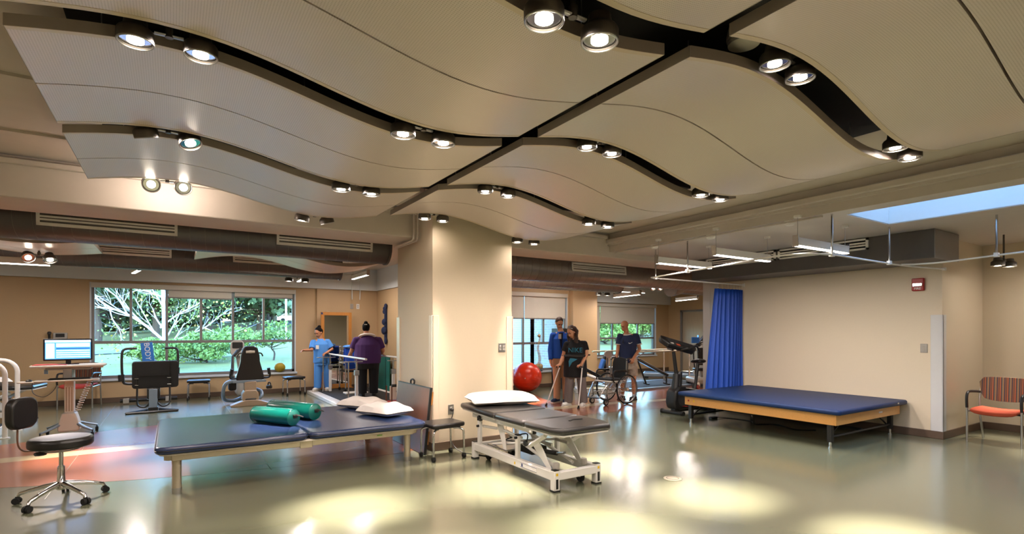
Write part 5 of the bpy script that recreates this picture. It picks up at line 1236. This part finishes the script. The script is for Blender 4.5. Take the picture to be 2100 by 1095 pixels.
def person(label, loc, J, torso, shirt, trousers, shoes, skin='skin_a', sleeve=(.45,), hair=None, k_hair='hair_brown', neck_r=.052, leg_r=(.085, .058, .042), arm_r=(.05, .04, .03), bare=None, top_mat='cloth_blue', leg_mat='cloth_khaki', shoe_mat='black', vox=.0085):
    x, y = loc[0], loc[1]; rz = -math.atan2(x, y)
    torso = list(torso); shirt = list(shirt)
    for q in (torso, shirt): cx, cy, z, rx, ry = q[-2]; q[-2] = (cx, cy, z - .025, rx * .88, ry * .95)
    hd, nk = V(*J['head']), V(*J['neck']); f, s, u = head_frame(J['face'])
    m = MB()
    # head: cranium, face, jaw, chin, nose, ears
    Q = Matrix((s, f, u)).transposed().to_euler()
    m.sph(hd + u * .025 - f * .012, (.074, .092, .09), 18, 12, Q); m.sph(hd - u * .03 + f * .022, (.058, .062, .075), 16, 10, Q); m.sph(hd - u * .085 + f * .045, (.034, .032, .03), 12, 8, Q)
    m.tube([hd + u * .012 + f * .075, hd - u * .022 + f * .102, hd - u * .03 + f * .082], [.009, .014, .012], 8); m.sph(hd - u * .058 + f * .078, (.024, .012, .012), 10, 6, Q)
    m.sph(hd + u * .035 + f * .072, (.05, .016, .012), 10, 6, Q)
    for q in (-1, 1): m.sph(hd + s * q * .074 - u * .012 - f * .008, (.012, .02, .03), 10, 6, Q)
    limb(m, [hd - u * .05 - f * .012, nk], [neck_r, neck_r * 1.12])
    loft(m, [(cx, cy, z, rx * .9, ry * .88) for cx, cy, z, rx, ry in torso])
    for a in 'LR':
        sh, el, ha = [V(*J[q + a]) for q in ('sh', 'el', 'ha')]
        limb(m, [sh, el, ha], [arm_r[0], arm_r[1], arm_r[2]]); limb(m, [nk + V(0, 0, -.06), sh], [.06, arm_r[0]])
        hand(m, ha, J.get('hd' + a) or (ha - el), J.get('hn' + a) or (0, 1, 0), J.get('curl', .6), .94)
        hp, kn, an, to = [V(*J[q + a]) for q in ('hp', 'kn', 'an', 'to')]
        limb(m, [hp, kn, an], [leg_r[0], leg_r[1], leg_r[2]]); limb(m, [an, V(an.x, an.y, .045), to], [.04, .042, .032])
    body = m.build('person', skin, None, remesh=vox * .85, loc=(x, y, loc[2]), rot=(0, 0, rz)); tag(body, label, 'person')
    # shirt
    m = MB(); loft(m, shirt)
    for a in 'LR':
        sh, el, ha = [V(*J[q + a]) for q in ('sh', 'el', 'ha')]; t = sleeve[0]
        limb(m, [nk + V(0, 0, -.06), sh], [.05, arm_r[0] + .006])
        if t <= 1: cuffed(m, [sh, sh.lerp(el, t * .6), sh.lerp(el, t)], [arm_r[0] + .008, arm_r[0] + .016, arm_r[0] + .018])
        else: cuffed(m, [sh, el, el.lerp(ha, t - 1)], [arm_r[0] + .016, arm_r[1] + .016, arm_r[2] + .014])
    m.build('shirt', top_mat, body, remesh=vox)
    m = MB(); loft(m, trousers)
    for a in 'LR':
        hp, kn, an = [V(*J[q + a]) for q in ('hp', 'kn', 'an')]; w = J.get('flare', 1)
        if bare: cuffed(m, [hp, kn.lerp(hp, .12)], [leg_r[0] + .02, leg_r[1] + .04])
        else: cuffed(m, [hp, kn, an + V(0, 0, -.02)], [leg_r[0] + .016, leg_r[1] + .022 * w, leg_r[2] + .03 * w])
    m.build('trousers', leg_mat, body, remesh=vox)
    for a in 'LR':
        an, to = V(*J['an' + a]), V(*J['to' + a]); m = MB(); d = (to - V(an.x, an.y, to.z)).normalized(); hl = V(an.x, an.y, .04) - d * .045
        m.tube([hl + V(0, 0, .01), V(an.x, an.y, .05), to + V(0, 0, .005), to + d * .045], [.043, .05, .046, .03], 12, flat=.8); m.sph(hl + V(0, 0, .005), .042, 10, 7); m.tube([V(an.x, an.y, .05), an + V(0, 0, .02)], .046, 12)
        sh_ = m.build('shoe', shoe_mat, body, remesh=.008)
        so = MB(); n = d.cross(V(0, 0, 1)); P = [hl - d * .045, hl - d * .03 + n * .042, V(to.x, to.y, .04) + n * .05, V(to.x, to.y, .04) + d * .055 + n * .03, V(to.x, to.y, .04) + d * .055 - n * .03, V(to.x, to.y, .04) - n * .05, hl - d * .03 - n * .042]
        so.prism([(p.x, p.y) for p in P], 0, .02).build('sole', 'white_plastic' if shoe_mat != 'black' else 'black', sh_)
    # eyes, brows, mouth
    for q in (-1, 1):
        e = MB().sph(hd + s * q * .031 + u * .012 + f * .078, (.012, .006, .006), 8, 6, Q).build('eye', 'hair_black', body)
        MB().sph(hd + s * q * .032 + u * .032 + f * .084, (.018, .006, .004), 8, 6, Q).build('eyebrow', k_hair if hair else 'hair_black', body)
    MB().sph(hd - u * .058 + f * .087, (.02, .005, .004), 8, 6, Q).build('mouth', 'fabric_red', body)
    if hair:
        m = MB(); hair(m, hd, f, s, u, Q); m.build('hair', k_hair, body, remesh=.01)
    return body, hd, f, s, u
def cap_hair(m, hd, f, s, u, Q, back=.0):
    """cap of hair over the crown and the back of the head, forehead free"""
    m.sph(hd + u * .042 - f * .028, (.083, .092, .084), 18, 12, Q); m.sph(hd - u * .005 - f * .05, (.078, .06, .085), 16, 10, Q)
def hair_bun(m, hd, f, s, u, Q): cap_hair(m, hd, f, s, u, Q); m.sph(hd + u * .10 - f * .09, .045, 12, 8)
def hair_low(m, hd, f, s, u, Q): cap_hair(m, hd, f, s, u, Q); m.sph(hd - u * .02 - f * .125, (.04, .04, .05), 12, 8)
def hair_long(m, hd, f, s, u, Q):
    cap_hair(m, hd, f, s, u, Q); rnd = random.Random(4)
    for q in (-1, 1):
        for i in range(16):
            t = i / 15; r = rnd.uniform(.028, .045)
            p = hd + s * q * (.075 + .03 * math.sin(t * 3)) - f * (.03 + .02 * rnd.random()) + V(0, 0, .05 - t * .33) + V(rnd.uniform(-.015, .015), rnd.uniform(-.015, .015), 0)
            m.sph(p, (r, r, r * 1.15), 10, 7)
    for i in range(14): t = i / 13; m.sph(hd - f * (.085 + .015 * math.sin(i * 2)) + V(rnd.uniform(-.04, .04), 0, .05 - t * .34), rnd.uniform(.04, .055), 10, 7)
# ---- man in navy shirt behind the wheelchair
J = dict(head=(-.06, -.02, 1.60), neck=(-.02, .02, 1.43), face=(-.62, -.62, -.42), shL=(-.165, -.03, 1.385), elL=(-.205, -.05, 1.10), haL=(-.235, -.14, .90), shR=(.195, .04, 1.385), elR=(.255, .0, 1.10), haR=(.12, -.17, .90),
         hdL=(.0, -.5, -.6), hnL=(.6, .2, -.3), hdR=(-.2, -.5, -.7), hnR=(-.4, .5, -.3), hpL=(-.09, 0, .86), knL=(-.10, -.02, .47), anL=(-.11, .0, .09), toL=(-.17, -.10, .04), hpR=(.11, 0, .86), knR=(.13, -.02, .47), anR=(.14, .0, .09), toR=(.08, -.12, .04), curl=.8)
tor = [(0, 0, .82, .16, .12), (0, 0, .95, .165, .115), (0, 0, 1.1, .175, .12), (.0, 0, 1.25, .195, .125), (.01, 0, 1.36, .19, .11), (0, .01, 1.43, .10, .07)]
b, hd, f, s, u = person('bald man in navy ringer shirt and patterned shorts behind the wheelchair', (8.34, 8.32, 0), J, tor,
    [(0, 0, .80, .19, .15), (0, 0, .95, .185, .14), (0, 0, 1.1, .195, .14), (.0, 0, 1.25, .21, .145), (.01, 0, 1.36, .2, .125), (0, .01, 1.42, .085, .072)],
    [(0, 0, .66, .20, .14), (.0, 0, .80, .175, .135), (0, 0, .9, .17, .13)], None, skin='skin_b', sleeve=(.62,), bare=1, top_mat='cloth_navy', leg_mat='camo', shoe_mat='black')
MB().ring((-.01, .0, 1.425), (-.1, -.25, 1), .082, .011, 28, 8).build('collar', 'white_metal', b)
for sh, el in ((V(-.17, -.03, 1.36), V(-.205, -.05, 1.10)), (V(.2, .04, 1.36), V(.255, 0, 1.10))): MB().ring(sh.lerp(el, .62), (el - sh), .072, .007, 24, 6).build('sleeve_hem', 'white_metal', b)
MB().tube(smooth_path([(.02, -.145, 1.24), (.05, -.15, 1.225), (.10, -.14, 1.25)], 4), [.004, .006, .008, .008, .007, .006, .005, .004, .003], 6).build('shirt_mark', 'white_metal', b)
MB().tube([(-.09, -.14, 1.31), (-.095, -.15, 1.22)], .010, 6).build('sunglasses', 'black', b)
for a in (-.11, .14): MB().cyl((a, 0, .085), (a, 0, .125), .05, .047).build('sock', 'white_metal', b)
# ---- therapist in blue cardigan
J = dict(head=(-.01, .0, 1.655), neck=(.02, .02, 1.49), face=(.25, -.72, -.60), shL=(-.145, -.02, 1.40), elL=(-.20, -.02, 1.10), haL=(-.19, -.12, .86), shR=(.18, .0, 1.40), elR=(.22, -.06, 1.14), haR=(.14, -.22, .98),
         hdL=(.1, -.2, -.9), hnL=(.7, .2, 0), hpL=(-.07, 0, .93), knL=(-.06, -.02, .5), anL=(-.06, .02, .09), toL=(-.14, -.11, .04), hpR=(.11, 0, .93), knR=(.12, -.02, .5), anR=(.13, .02, .09), toR=(.1, -.13, .04))
tor = [(.02, 0, .90, .155, .12), (.02, 0, 1.05, .145, .11), (.02, 0, 1.2, .155, .12), (.02, 0, 1.33, .17, .12), (.02, .0, 1.42, .15, .09), (.02, .01, 1.49, .07, .06)]
b, hd, f, s, u = person('therapist in blue cardigan and khaki trousers behind the woman on crutches', (6.84, 8.78, 0), J, tor,
    [(.02, 0, .92, .185, .15), (.02, 0, 1.05, .165, .135), (.02, 0, 1.2, .172, .14), (.02, 0, 1.33, .185, .14), (.02, .0, 1.42, .16, .105), (.02, .015, 1.485, .07, .062)],
    [(.02, 0, .78, .18, .14), (.02, 0, .92, .17, .135), (.02, 0, 1.0, .155, .12)], None, hair=hair_low, sleeve=(1.86,), top_mat='cloth_blue', leg_mat='cloth_khaki', shoe_mat='cloth_navy')
MB().prism([(-.02, 1.46), (.07, 1.46), (.045, 1.2), (.03, 1.1), (.01, 1.2)], -.152, -.13, 'y').build('undershirt', 'cloth_navy', b, .004); B('name_badge', (-.03, -.165, 1.33), (.03, -.158, 1.43), 'white_metal', b)
# ---- woman on crutches
J = dict(head=(-.075, -.03, 1.475), neck=(-.01, .02, 1.32), face=(-.55, -.62, -.56), shL=(-.17, -.02, 1.235), elL=(-.235, -.02, 1.00), haL=(-.30, -.16, .83), shR=(.185, .0, 1.245), elR=(.225, -.03, 1.03), haR=(.115, -.2, .83),
         hdL=(-.5, -.7, -.1), hnL=(0, 0, -1), hdR=(-.6, -.7, 0), hnR=(.2, -.2, -1), hpL=(-.09, 0, .80), knL=(-.12, -.02, .44), anL=(-.14, .02, .09), toL=(-.22, -.10, .04), hpR=(.10, 0, .80), knR=(.13, -.03, .44), anR=(.165, -.02, .09), toR=(.13, -.16, .04), curl=1.1, flare=1.5)
tor = [(0, 0, .74, .19, .15), (0, 0, .9, .195, .15), (0, 0, 1.03, .185, .14), (.0, 0, 1.16, .19, .145), (.0, 0, 1.26, .17, .11), (0, .01, 1.33, .08, .065)]
b, hd, f, s, u = person('woman in black printed shirt and grey trousers walking on forearm crutches', (6.76, 8.18, 0), J, tor,
    [(0, 0, .58, .235, .18), (0, 0, .74, .235, .18), (0, 0, .9, .225, .175), (0, 0, 1.02, .205, .16), (.0, 0, 1.16, .205, .165), (.0, 0, 1.26, .18, .125), (0, .01, 1.32, .085, .07)],
    [(0, 0, .56, .2, .15), (0, 0, .74, .195, .15), (0, 0, .86, .19, .15)], None, hair=hair_long, sleeve=(.62,), top_mat='cloth_black', leg_mat='cloth_grey', shoe_mat='white_metal', k_hair='hair_brown')
belt = MB(); belt.tube([(.214 * math.cos(a), .169 * math.sin(a), 1.0) for a in [2 * PI * i / 36 for i in range(36)]], .028, 6, closed=True, flat=1).build('gait_belt', 'vinyl_grey', b)
tx = text('NIKE', b, (.0, -.178, 1.115), (R_(90), 0, 0), .13, 'print_teal', 'shirt_print', .004)
MB().prism([(-.12, .78), (-.13, .90), (-.10, .96), (-.03, .955), (.04, .94), (-.06, .88)], -.195, -.172, 'y').build('shirt_print_mark', 'print_teal', b, .003)
MB().tube([hd + u * .085 + s * .075 + f * .01, hd + u * .115 + f * .03, hd + u * .085 - s * .075 + f * .01], .008, 8).build('headband_glasses', 'grey_plastic', b)
# crutches
def crutch(label, hnd, tip, cuff, loc):
    hnd, tip, cuff = V(*hnd), V(*tip), V(*cuff); x, y = loc
    t = thing('forearm_crutch', label, 'crutch', (x, y, 0), -math.atan2(x, y), 'forearm crutches')
    MB().tube([tip + (hnd - tip).normalized() * .03, hnd], [.011, .0125], 10).build('shaft', 'white_metal', t); MB().tube([hnd, cuff], .011, 10).build('cuff_stem', 'steel', t)
    d = (hnd - tip).normalized(); MB().tube([tip, tip + d * .06], [.024, .015], 12).build('rubber_tip', 'rubber', t)
    MB().tube([hnd, hnd + V(-.06, -.08, .0)], .016, 10).build('hand_grip', 'black', t)
    P = [cuff + V(.052 * math.cos(a), .052 * math.sin(a), 0) for a in [R_(-60 + 30 * i) for i in range(11)]]
    MB().tube(P, .012, 8).build('forearm_cuff', 'black', t)
crutch('forearm crutch in the hand at the right of the picture, upright', (.135, -.23, .79), (.06, -.36, .0), (.235, -.03, 1.02), (6.76, 8.18))
crutch('forearm crutch swung forward to the left by the woman', (-.30, -.17, .79), (-.58, -.05, .0), (-.215, -.02, 1.0), (6.76, 8.18))
# ---- woman in purple, seen from behind
J = dict(head=(-.03, .04, 1.46), neck=(-.02, .02, 1.32), face=(.1, .9, -.35), shL=(-.245, .0, 1.22), elL=(-.33, .04, .98), haL=(-.375, .22, .90), shR=(.24, .0, 1.22), elR=(.32, .04, .98), haR=(.30, .22, .90),
         hdL=(-.1, .9, -.1), hnL=(0, 0, -1), hdR=(0, .9, -.1), hnR=(0, 0, -1), hpL=(-.12, 0, .78), knL=(-.11, .0, .44), anL=(-.10, .0, .09), toL=(-.12, .13, .04), hpR=(.13, 0, .78), knR=(.13, .0, .44), anR=(.13, .0, .09), toR=(.15, .13, .04), curl=1.0, flare=1.3)
tor = [(0, 0, .72, .23, .19), (0, 0, .88, .25, .2), (0, 0, 1.0, .25, .19), (.0, 0, 1.12, .25, .18), (.0, 0, 1.24, .21, .13), (0, .01, 1.33, .09, .07)]
b, hd, f, s, u = person('woman in purple shirt and black trousers seen from behind in the parallel bars', (3.56, 11.3, .08), J, tor,
    [(0, 0, .72, .275, .225), (0, 0, .88, .285, .23), (0, 0, 1.0, .272, .215), (.0, 0, 1.12, .27, .2), (.0, 0, 1.24, .225, .145), (0, .01, 1.33, .09, .075)],
    [(0, 0, .60, .24, .19), (0, 0, .72, .255, .21), (0, 0, .84, .25, .2)], None, hair=hair_bun, k_hair='hair_black', skin='skin_b', sleeve=(.75,), top_mat='cloth_purple', leg_mat='cloth_black', shoe_mat='black', leg_r=(.11, .075, .05), arm_r=(.06, .045, .033))
MB().tube(smooth_path([(-.17, .06, 1.27), (-.13, -.06, 1.32), (0, -.09, 1.345), (.12, -.06, 1.32), (.16, .06, 1.27)], 5), .035, 10, flat=.7).build('neck_towel', 'fabric_white', b); B('hair_clip', (-.07, -.075, 1.545), (-.01, -.06, 1.56), 'white_metal', b)
# ---- nurse in blue scrubs
J = dict(head=(-.10, -.03, 1.375), neck=(-.06, .01, 1.235), face=(-.55, -.62, -.50), shL=(-.225, -.03, 1.15), elL=(-.25, -.13, .97), haL=(-.38, -.26, .97), shR=(.115, .0, 1.165), elR=(.20, -.03, .98), haR=(.08, -.17, .90),
         hdL=(-.8, -.5, 0), hnL=(.3, -.3, -1), hdR=(-.6, -.6, -.2), hnR=(0, 0, -1), hpL=(-.10, 0, .76), knL=(-.11, -.02, .42), anL=(-.12, .0, .09), toL=(-.19, -.10, .04), hpR=(.06, 0, .76), knR=(.09, -.02, .42), anR=(.12, .05, .09), toR=(.08, -.07, .04), flare=1.5)
tor = [(-.03, 0, .72, .15, .12), (-.03, 0, .86, .15, .12), (-.04, 0, 1.0, .155, .12), (-.05, 0, 1.1, .165, .12), (-.05, .0, 1.17, .15, .095), (-.06, .01, 1.24, .07, .06)]
b, hd, f, s, u = person('nurse in light blue scrubs at the far end of the parallel bars', (3.02, 12.98, .08), J, tor,
    [(-.03, 0, .66, .19, .155), (-.03, 0, .86, .18, .15), (-.04, 0, 1.0, .175, .145), (-.05, 0, 1.1, .18, .14), (-.05, .0, 1.17, .155, .11), (-.06, .01, 1.23, .07, .062)],
    [(-.03, 0, .60, .17, .14), (-.02, 0, .74, .165, .135), (-.02, 0, .82, .16, .13)], None, hair=hair_bun, k_hair='hair_black', skin='skin_b', sleeve=(.8,), top_mat='cloth_scrub', leg_mat='cloth_scrub', shoe_mat='white_metal')
B('name_badge', (-.16, -.165, .99), (-.09, -.155, 1.08), 'white_metal', b)

# ================================================================ OUTSIDE
def gz(x, y): return .15 + .013 * max(0, y - 14) + .0011 * max(0, y - 14) * max(0, x + 5)
m = MB(); vs = []; fs = []
xs = [-60 + 4 * i for i in range(46)]; ys = [14.0, 15, 17, 20, 24, 28, 33, 38, 44, 50, 58, 66, 75, 85, 95, 110, 130]
for x in xs:
    for y in ys: vs.append((x, y, gz(x, y) if x < 4 or y > 15 else .05))
k = len(ys)
for i in range(len(xs) - 1):
    for j in range(k - 1): a = i * k + j; fs.append((a, a + k, a + k + 1, a + 1))
lawn = m.add(vs, fs).build('ground_lawn', 'grass'); tag(lawn, kind='structure')
def ribbon(name, P, w, material, dz=.04):
    P = smooth_path([(x, y, 0) for x, y in P], 6); vs = []; fs = []
    for i, p in enumerate(P):
        a = P[max(i - 1, 0)]; b = P[min(i + 1, len(P) - 1)]; d = (b - a).normalized(); n = V(-d.y, d.x, 0)
        for q in (-1, 1): r = p + n * q * w / 2; vs.append((r.x, r.y, gz(r.x, r.y) + dz))
    for i in range(len(P) - 1): fs.append((2 * i, 2 * i + 1, 2 * i + 3, 2 * i + 2))
    o = MB().add(vs, fs).build(name, material); tag(o, kind='structure'); return o
ribbon('ground_road', [(-14, 30), (-5, 31), (3, 36), (9, 44), (14, 54), (22, 70)], 3.2, 'road')
ribbon('ground_parking', [(9, 82), (18, 86), (34, 92)], 9, 'road')
def leaves(m, c, r, n, size, rnd):
    for _ in range(n):
        while True:
            p = V(rnd.uniform(-1, 1), rnd.uniform(-1, 1), rnd.uniform(-1, 1))
            if .35 < p.length < 1: break
        p = V(c[0] + p.x * r[0], c[1] + p.y * r[1], c[2] + p.z * r[2]); s = size * rnd.uniform(.6, 1.3)
        a = V(rnd.gauss(0, 1), rnd.gauss(0, 1), rnd.gauss(0, 1)).normalized() * s; b = a.orthogonal().normalized() * s * .6
        b = b * math.cos(rnd.uniform(0, 6)) + a.normalized().cross(b) * math.sin(rnd.uniform(0, 6))
        m.add([p - a, p + b, p + a, p - b], [(0, 1, 2, 3)])
def tree(label, x, y, h, cr, seed, lm='leaf_dark', trunk_h=.35, n=26, per=110, size=.28, bark='bark', tr=.28, group='trees on the lawn'):
    rnd = random.Random(seed); z = gz(x, y); t = thing('park_tree', label, 'tree', (x, y, z), 0, group)
    th = h * trunk_h; m = MB()
    m.tube(smooth_path([(0, 0, -.3), (.1, 0, th * .5), (0, .1, th), (.2, 0, h * .7)], 4), [tr * (1.25 - .075 * i) for i in range(13)], 9)
    ends = []
    for i in range(9):
        a = rnd.uniform(0, 6.28); L = cr * rnd.uniform(.6, .95); z0 = th * rnd.uniform(.75, 1.3)
        e = V(math.cos(a) * L, math.sin(a) * L, z0 + rnd.uniform(.1, .5) * h * .5); ends.append(e)
        m.tube(smooth_path([(0, 0, z0), (e.x * .5, e.y * .5, z0 + (e.z - z0) * .35), tuple(e)], 4), [tr * .45 * (1 - .1 * q) for q in range(9)], 6)
    m.build('trunk', bark, t)
    m = MB()
    for i in range(n):
        a = rnd.uniform(0, 6.28); q = math.sqrt(rnd.random()) * cr * .8; zz = th + (h - th) * rnd.uniform(.12, .92)
        sc = 1 - .5 * max(0, (zz - th) / (h - th) - .55)
        leaves(m, (math.cos(a) * q * sc, math.sin(a) * q * sc, zz), (cr * .38, cr * .38, (h - th) * .17), per, size, rnd)
    f = m.build('foliage', lm, t, smooth=False); f['kind'] = 'stuff'
    return t
tree('dark tree left behind the lawn with thick trunk, seen in the leftmost panes', -4.9, 52, 13, 6.0, 1, 'leaf_dark', .2, 50, 170, .36)
tree('second dark tree behind the lawn, right of the leftmost one', -1.2, 54, 13, 5.5, 2, 'leaf_dark', .2, 50, 170, .36)
tree('tall dark tree far behind the white branches', 3.2, 62, 16, 7, 3, 'leaf_dark', .12, 50, 190, .4)
tree('wide dark tree behind the middle panes', 8.3, 66, 17, 8, 4, 'leaf_dark', .10, 54, 190, .42)
tree('bluish dark tree behind the parking', 14.2, 96, 18, 8, 5, 'leaf_dark', .22, 50, 190, .48)
tree('dark tree behind the parked car, at the right panes', 19.5, 100, 19, 8, 6, 'leaf_dark', .2, 50, 190, .48)
tree('far dark tree beyond the leftmost panes', -12, 70, 17, 8, 7, 'leaf_dark', .16, 50, 190, .48)
tree('far dark tree filling the gap in the left panes', -5.5, 82, 20, 9, 17, 'leaf_dark', .1, 50, 190, .48)
tree('far dark tree behind the bare white limbs', 4.5, 92, 22, 10, 18, 'leaf_dark', .1, 50, 190, .48)
tree('far dark tree between parking and lawn', 11.5, 82, 19, 8, 19, 'leaf_dark', .12, 50, 190, .48)
tree('small young tree with thin dark stem at the lower right pane', 3.3, 22.5, 1.5, .8, 8, 'leaf_mid', .35, 14, 90, .06, tr=.035)
tree('low bushy shrub below the middle panes', 1.0, 22.5, 1.15, 1.2, 9, 'leaf_mid', .1, 26, 140, .06, tr=.04)
tree('low bushy shrub behind the chest press', -.75, 23.5, .9, .7, 10, 'leaf_mid', .1, 16, 110, .06, tr=.03)
tree('round shrub below the second tall pane', 2.2, 25, 1.3, .9, 20, 'leaf_mid', .1, 20, 120, .06, tr=.04)
tree('low shrub in the lower middle panes', -.1, 20.5, .9, .6, 21, 'leaf_mid', .1, 16, 120, .05, tr=.03)
for i, (x, y) in enumerate(((-16, 118), (-4, 120), (8, 122), (20, 124), (32, 122), (44, 118))):
    tree(['leftmost', 'second', 'third', 'fourth', 'fifth', 'rightmost'][i] + ' tree of the distant dark tree line, counted from the left', x, y, 24, 11, 60 + i, 'leaf_dark', .05, 46, 170, .65, group='distant tree line')
for i, (x, y) in enumerate(((-17, 108), (-8, 110), (1, 111), (10, 112), (19, 113), (28, 114))):
    tree(['leftmost', 'second', 'third', 'fourth', 'fifth', 'rightmost'][i] + ' wide shrub of the far hedge line, counted from the left', x, y, 5.5, 6.5, 80 + i, 'leaf_dark', .02, 42, 160, .5, tr=.12, group='far hedge line')
gr = 'trees behind the far right window'
for i, (x, y, h, c) in enumerate(((23.3, 25.2, 2.3, 1.5), (26.2, 27.2, 2.6, 1.7), (28.6, 28.2, 2.5, 1.6), (31, 29.4, 2.8, 1.8), (30.2, 32.4, 3.4, 2.2))):
    tree(['bright bush left in the far right window', 'bright bush left of the middle in the far right window', 'bright bush right of the middle in the far right window', 'bush at the right edge of the far right window', 'taller backmost bush of the far right window'][i], x, y, h, c, 30 + i, 'leaf_mid', .04, 26, 150, .10, tr=.06, group=gr)
# ---- sycamore with pale limbs close to the window
t = thing('sycamore_tree', 'pale bare limbed sycamore with yellowing leaves close to the big window', 'tree', (.2, 24, gz(.2, 24)))
rnd = random.Random(11); limbs = MB(); tips = []
def branch(P, r0, r1, depth):
    P = smooth_path(P, 5); n = len(P)
    limbs.tube(P, [r0 + (r1 - r0) * i / (n - 1) for i in range(n)], 7 if depth < 2 else 5)
    if depth >= 3: tips.append(P[-1]); return
    for i in range(3, n, 2 if depth else 2):
        if rnd.random() < .8:
            d = (P[i] - P[i - 1]).normalized(); L = rnd.uniform(.7, 1.7) / (depth + 1)
            q = (d + V(rnd.uniform(-.9, .9), rnd.uniform(-.9, .9), rnd.uniform(-.3, 1.0))).normalized()
            k = (q + V(rnd.uniform(-.5, .5), rnd.uniform(-.5, .5), rnd.uniform(-.2, .6))).normalized()
            r = (r0 + (r1 - r0) * i / n) * .5
            branch([P[i], P[i] + q * L * .5, P[i] + q * L * .5 + k * L * .6], r, r * .35, depth + 1)
    tips.append(P[-1])
LB = [([(-0.42, 0.0, -0.35), (-0.43, 0.0, 0.76), (-0.45, 0.0, 1.86), (-0.48, 0.0, 2.6), (-0.42, 0.0, 3.35), (-0.31, 0.0, 4.46)], 0.13, 0.07),
      ([(-0.43, 0.0, 0.76), (-1.0, 0.21, 1.34), (-1.56, 0.42, 1.75), (-2.09, 0.63, 2.01), (-2.5, 0.84, 2.31), (-2.85, 1.05, 2.51)], 0.085, 0.03),
      ([(-1.56, 0.0, 1.75), (-1.87, 0.14, 2.37), (-2.23, 0.28, 2.71), (-2.37, 0.42, 3.06)], 0.04, 0.015),
      ([(-2.09, -0.0, 1.98), (-1.99, -0.17, 1.57), (-1.76, -0.35, 1.13), (-1.72, -0.52, 0.77)], 0.035, 0.015),
      ([(-0.43, -0.0, 1.4), (0.0, -0.14, 1.78), (0.4, -0.28, 2.03), (0.7, -0.42, 2.23), (0.81, -0.56, 2.56)], 0.05, 0.02),
      ([(-0.42, 0.0, 0.66), (0.24, 0.17, 0.94), (0.9, 0.35, 1.28), (1.4, 0.52, 1.71), (1.71, 0.7, 1.94)], 0.055, 0.02),
      ([(0.9, 0.0, 1.28), (1.4, 0.1, 1.05), (1.92, 0.21, 1.12), (2.27, 0.31, 1.22)], 0.03, 0.012),
      ([(-0.42, -0.0, 0.29), (-1.0, -0.1, 0.49), (-1.44, -0.21, 0.68)], 0.04, 0.015),
      ([(-0.46, 0.0, 2.42), (-0.85, 0.14, 2.59), (-1.22, 0.28, 2.68), (-1.56, 0.42, 2.56)], 0.045, 0.015),
      ([(-0.45, 0.0, 2.6), (-0.15, 0.07, 2.99), (-0.07, 0.14, 3.37)], 0.05, 0.03),
      ([(0.24, -0.0, 0.94), (0.57, -0.17, 0.46), (0.7, -0.35, -0.02), (0.63, -0.52, -0.24)], 0.03, 0.012),
      ([(-0.42, -0.0, 0.02), (0.16, -0.21, 0.15), (0.81, -0.42, 0.21), (1.23, -0.63, -0.13)], 0.04, 0.015)]
for P, r0, r1 in LB: branch(P, r0 * .62, r1 * .62, 0 if r0 > .08 else 1)
limbs.build('pale_limbs', 'bark_white', t)
m = MB(); m2 = MB()
for i, p in enumerate(tips):
    if p.x < -1.2 and p.z > 1.6: continue
    leaves(m if i % 3 else m2, p, (.5, .5, .42), 5 if p.z > 1.0 else 9, .055, rnd)
f = m.build('foliage', 'leaf_mid', t, smooth=False); f['kind'] = 'stuff'
f = m2.build('yellow_foliage', 'leaf_yellow', t, smooth=False); f['kind'] = 'stuff'
# ---- parked car, lamp post
def gzz(x, y): return gz(x, y) + .04
cx, cy = 15.2, 86.0
t = thing('parked_car', 'white car parked far behind the right panes of the big window', 'car', (cx, cy, gzz(cx, cy)), R_(8))
MB().prism([(-2.2, .3), (2.2, .3), (2.25, .65), (2.0, .85), (1.0, .95), (.5, 1.42), (-1.0, 1.45), (-1.8, .98), (-2.2, .9)], -.85, .85, 'y').build('car_body', 'car_white', t, .06, 2)
MB().prism([(.85, .97), (.45, 1.36), (-.95, 1.38), (-1.55, 1.0)], -.865, .865, 'y').build('car_windows', 'car_glass', t)
for x in (-1.35, 1.4):
    for y in (-.8, .8): MB().cyl((x, y - .1, .32), (x, y + .1, .32), .32, n=18).build('wheel', 'tire', t)
t = thing('flag_pole', 'thin white pole outside the rightmost panes', 'pole', (6.45, 38, gz(6.45, 38))); MB().cyl((0, 0, -.2), (0, 0, 7), .06, n=10).build('pole_shaft', 'white_metal', t); MB().cyl((0, 0, 0), (0, 0, .3), .12, n=12).build('pole_base', 'white_metal', t)
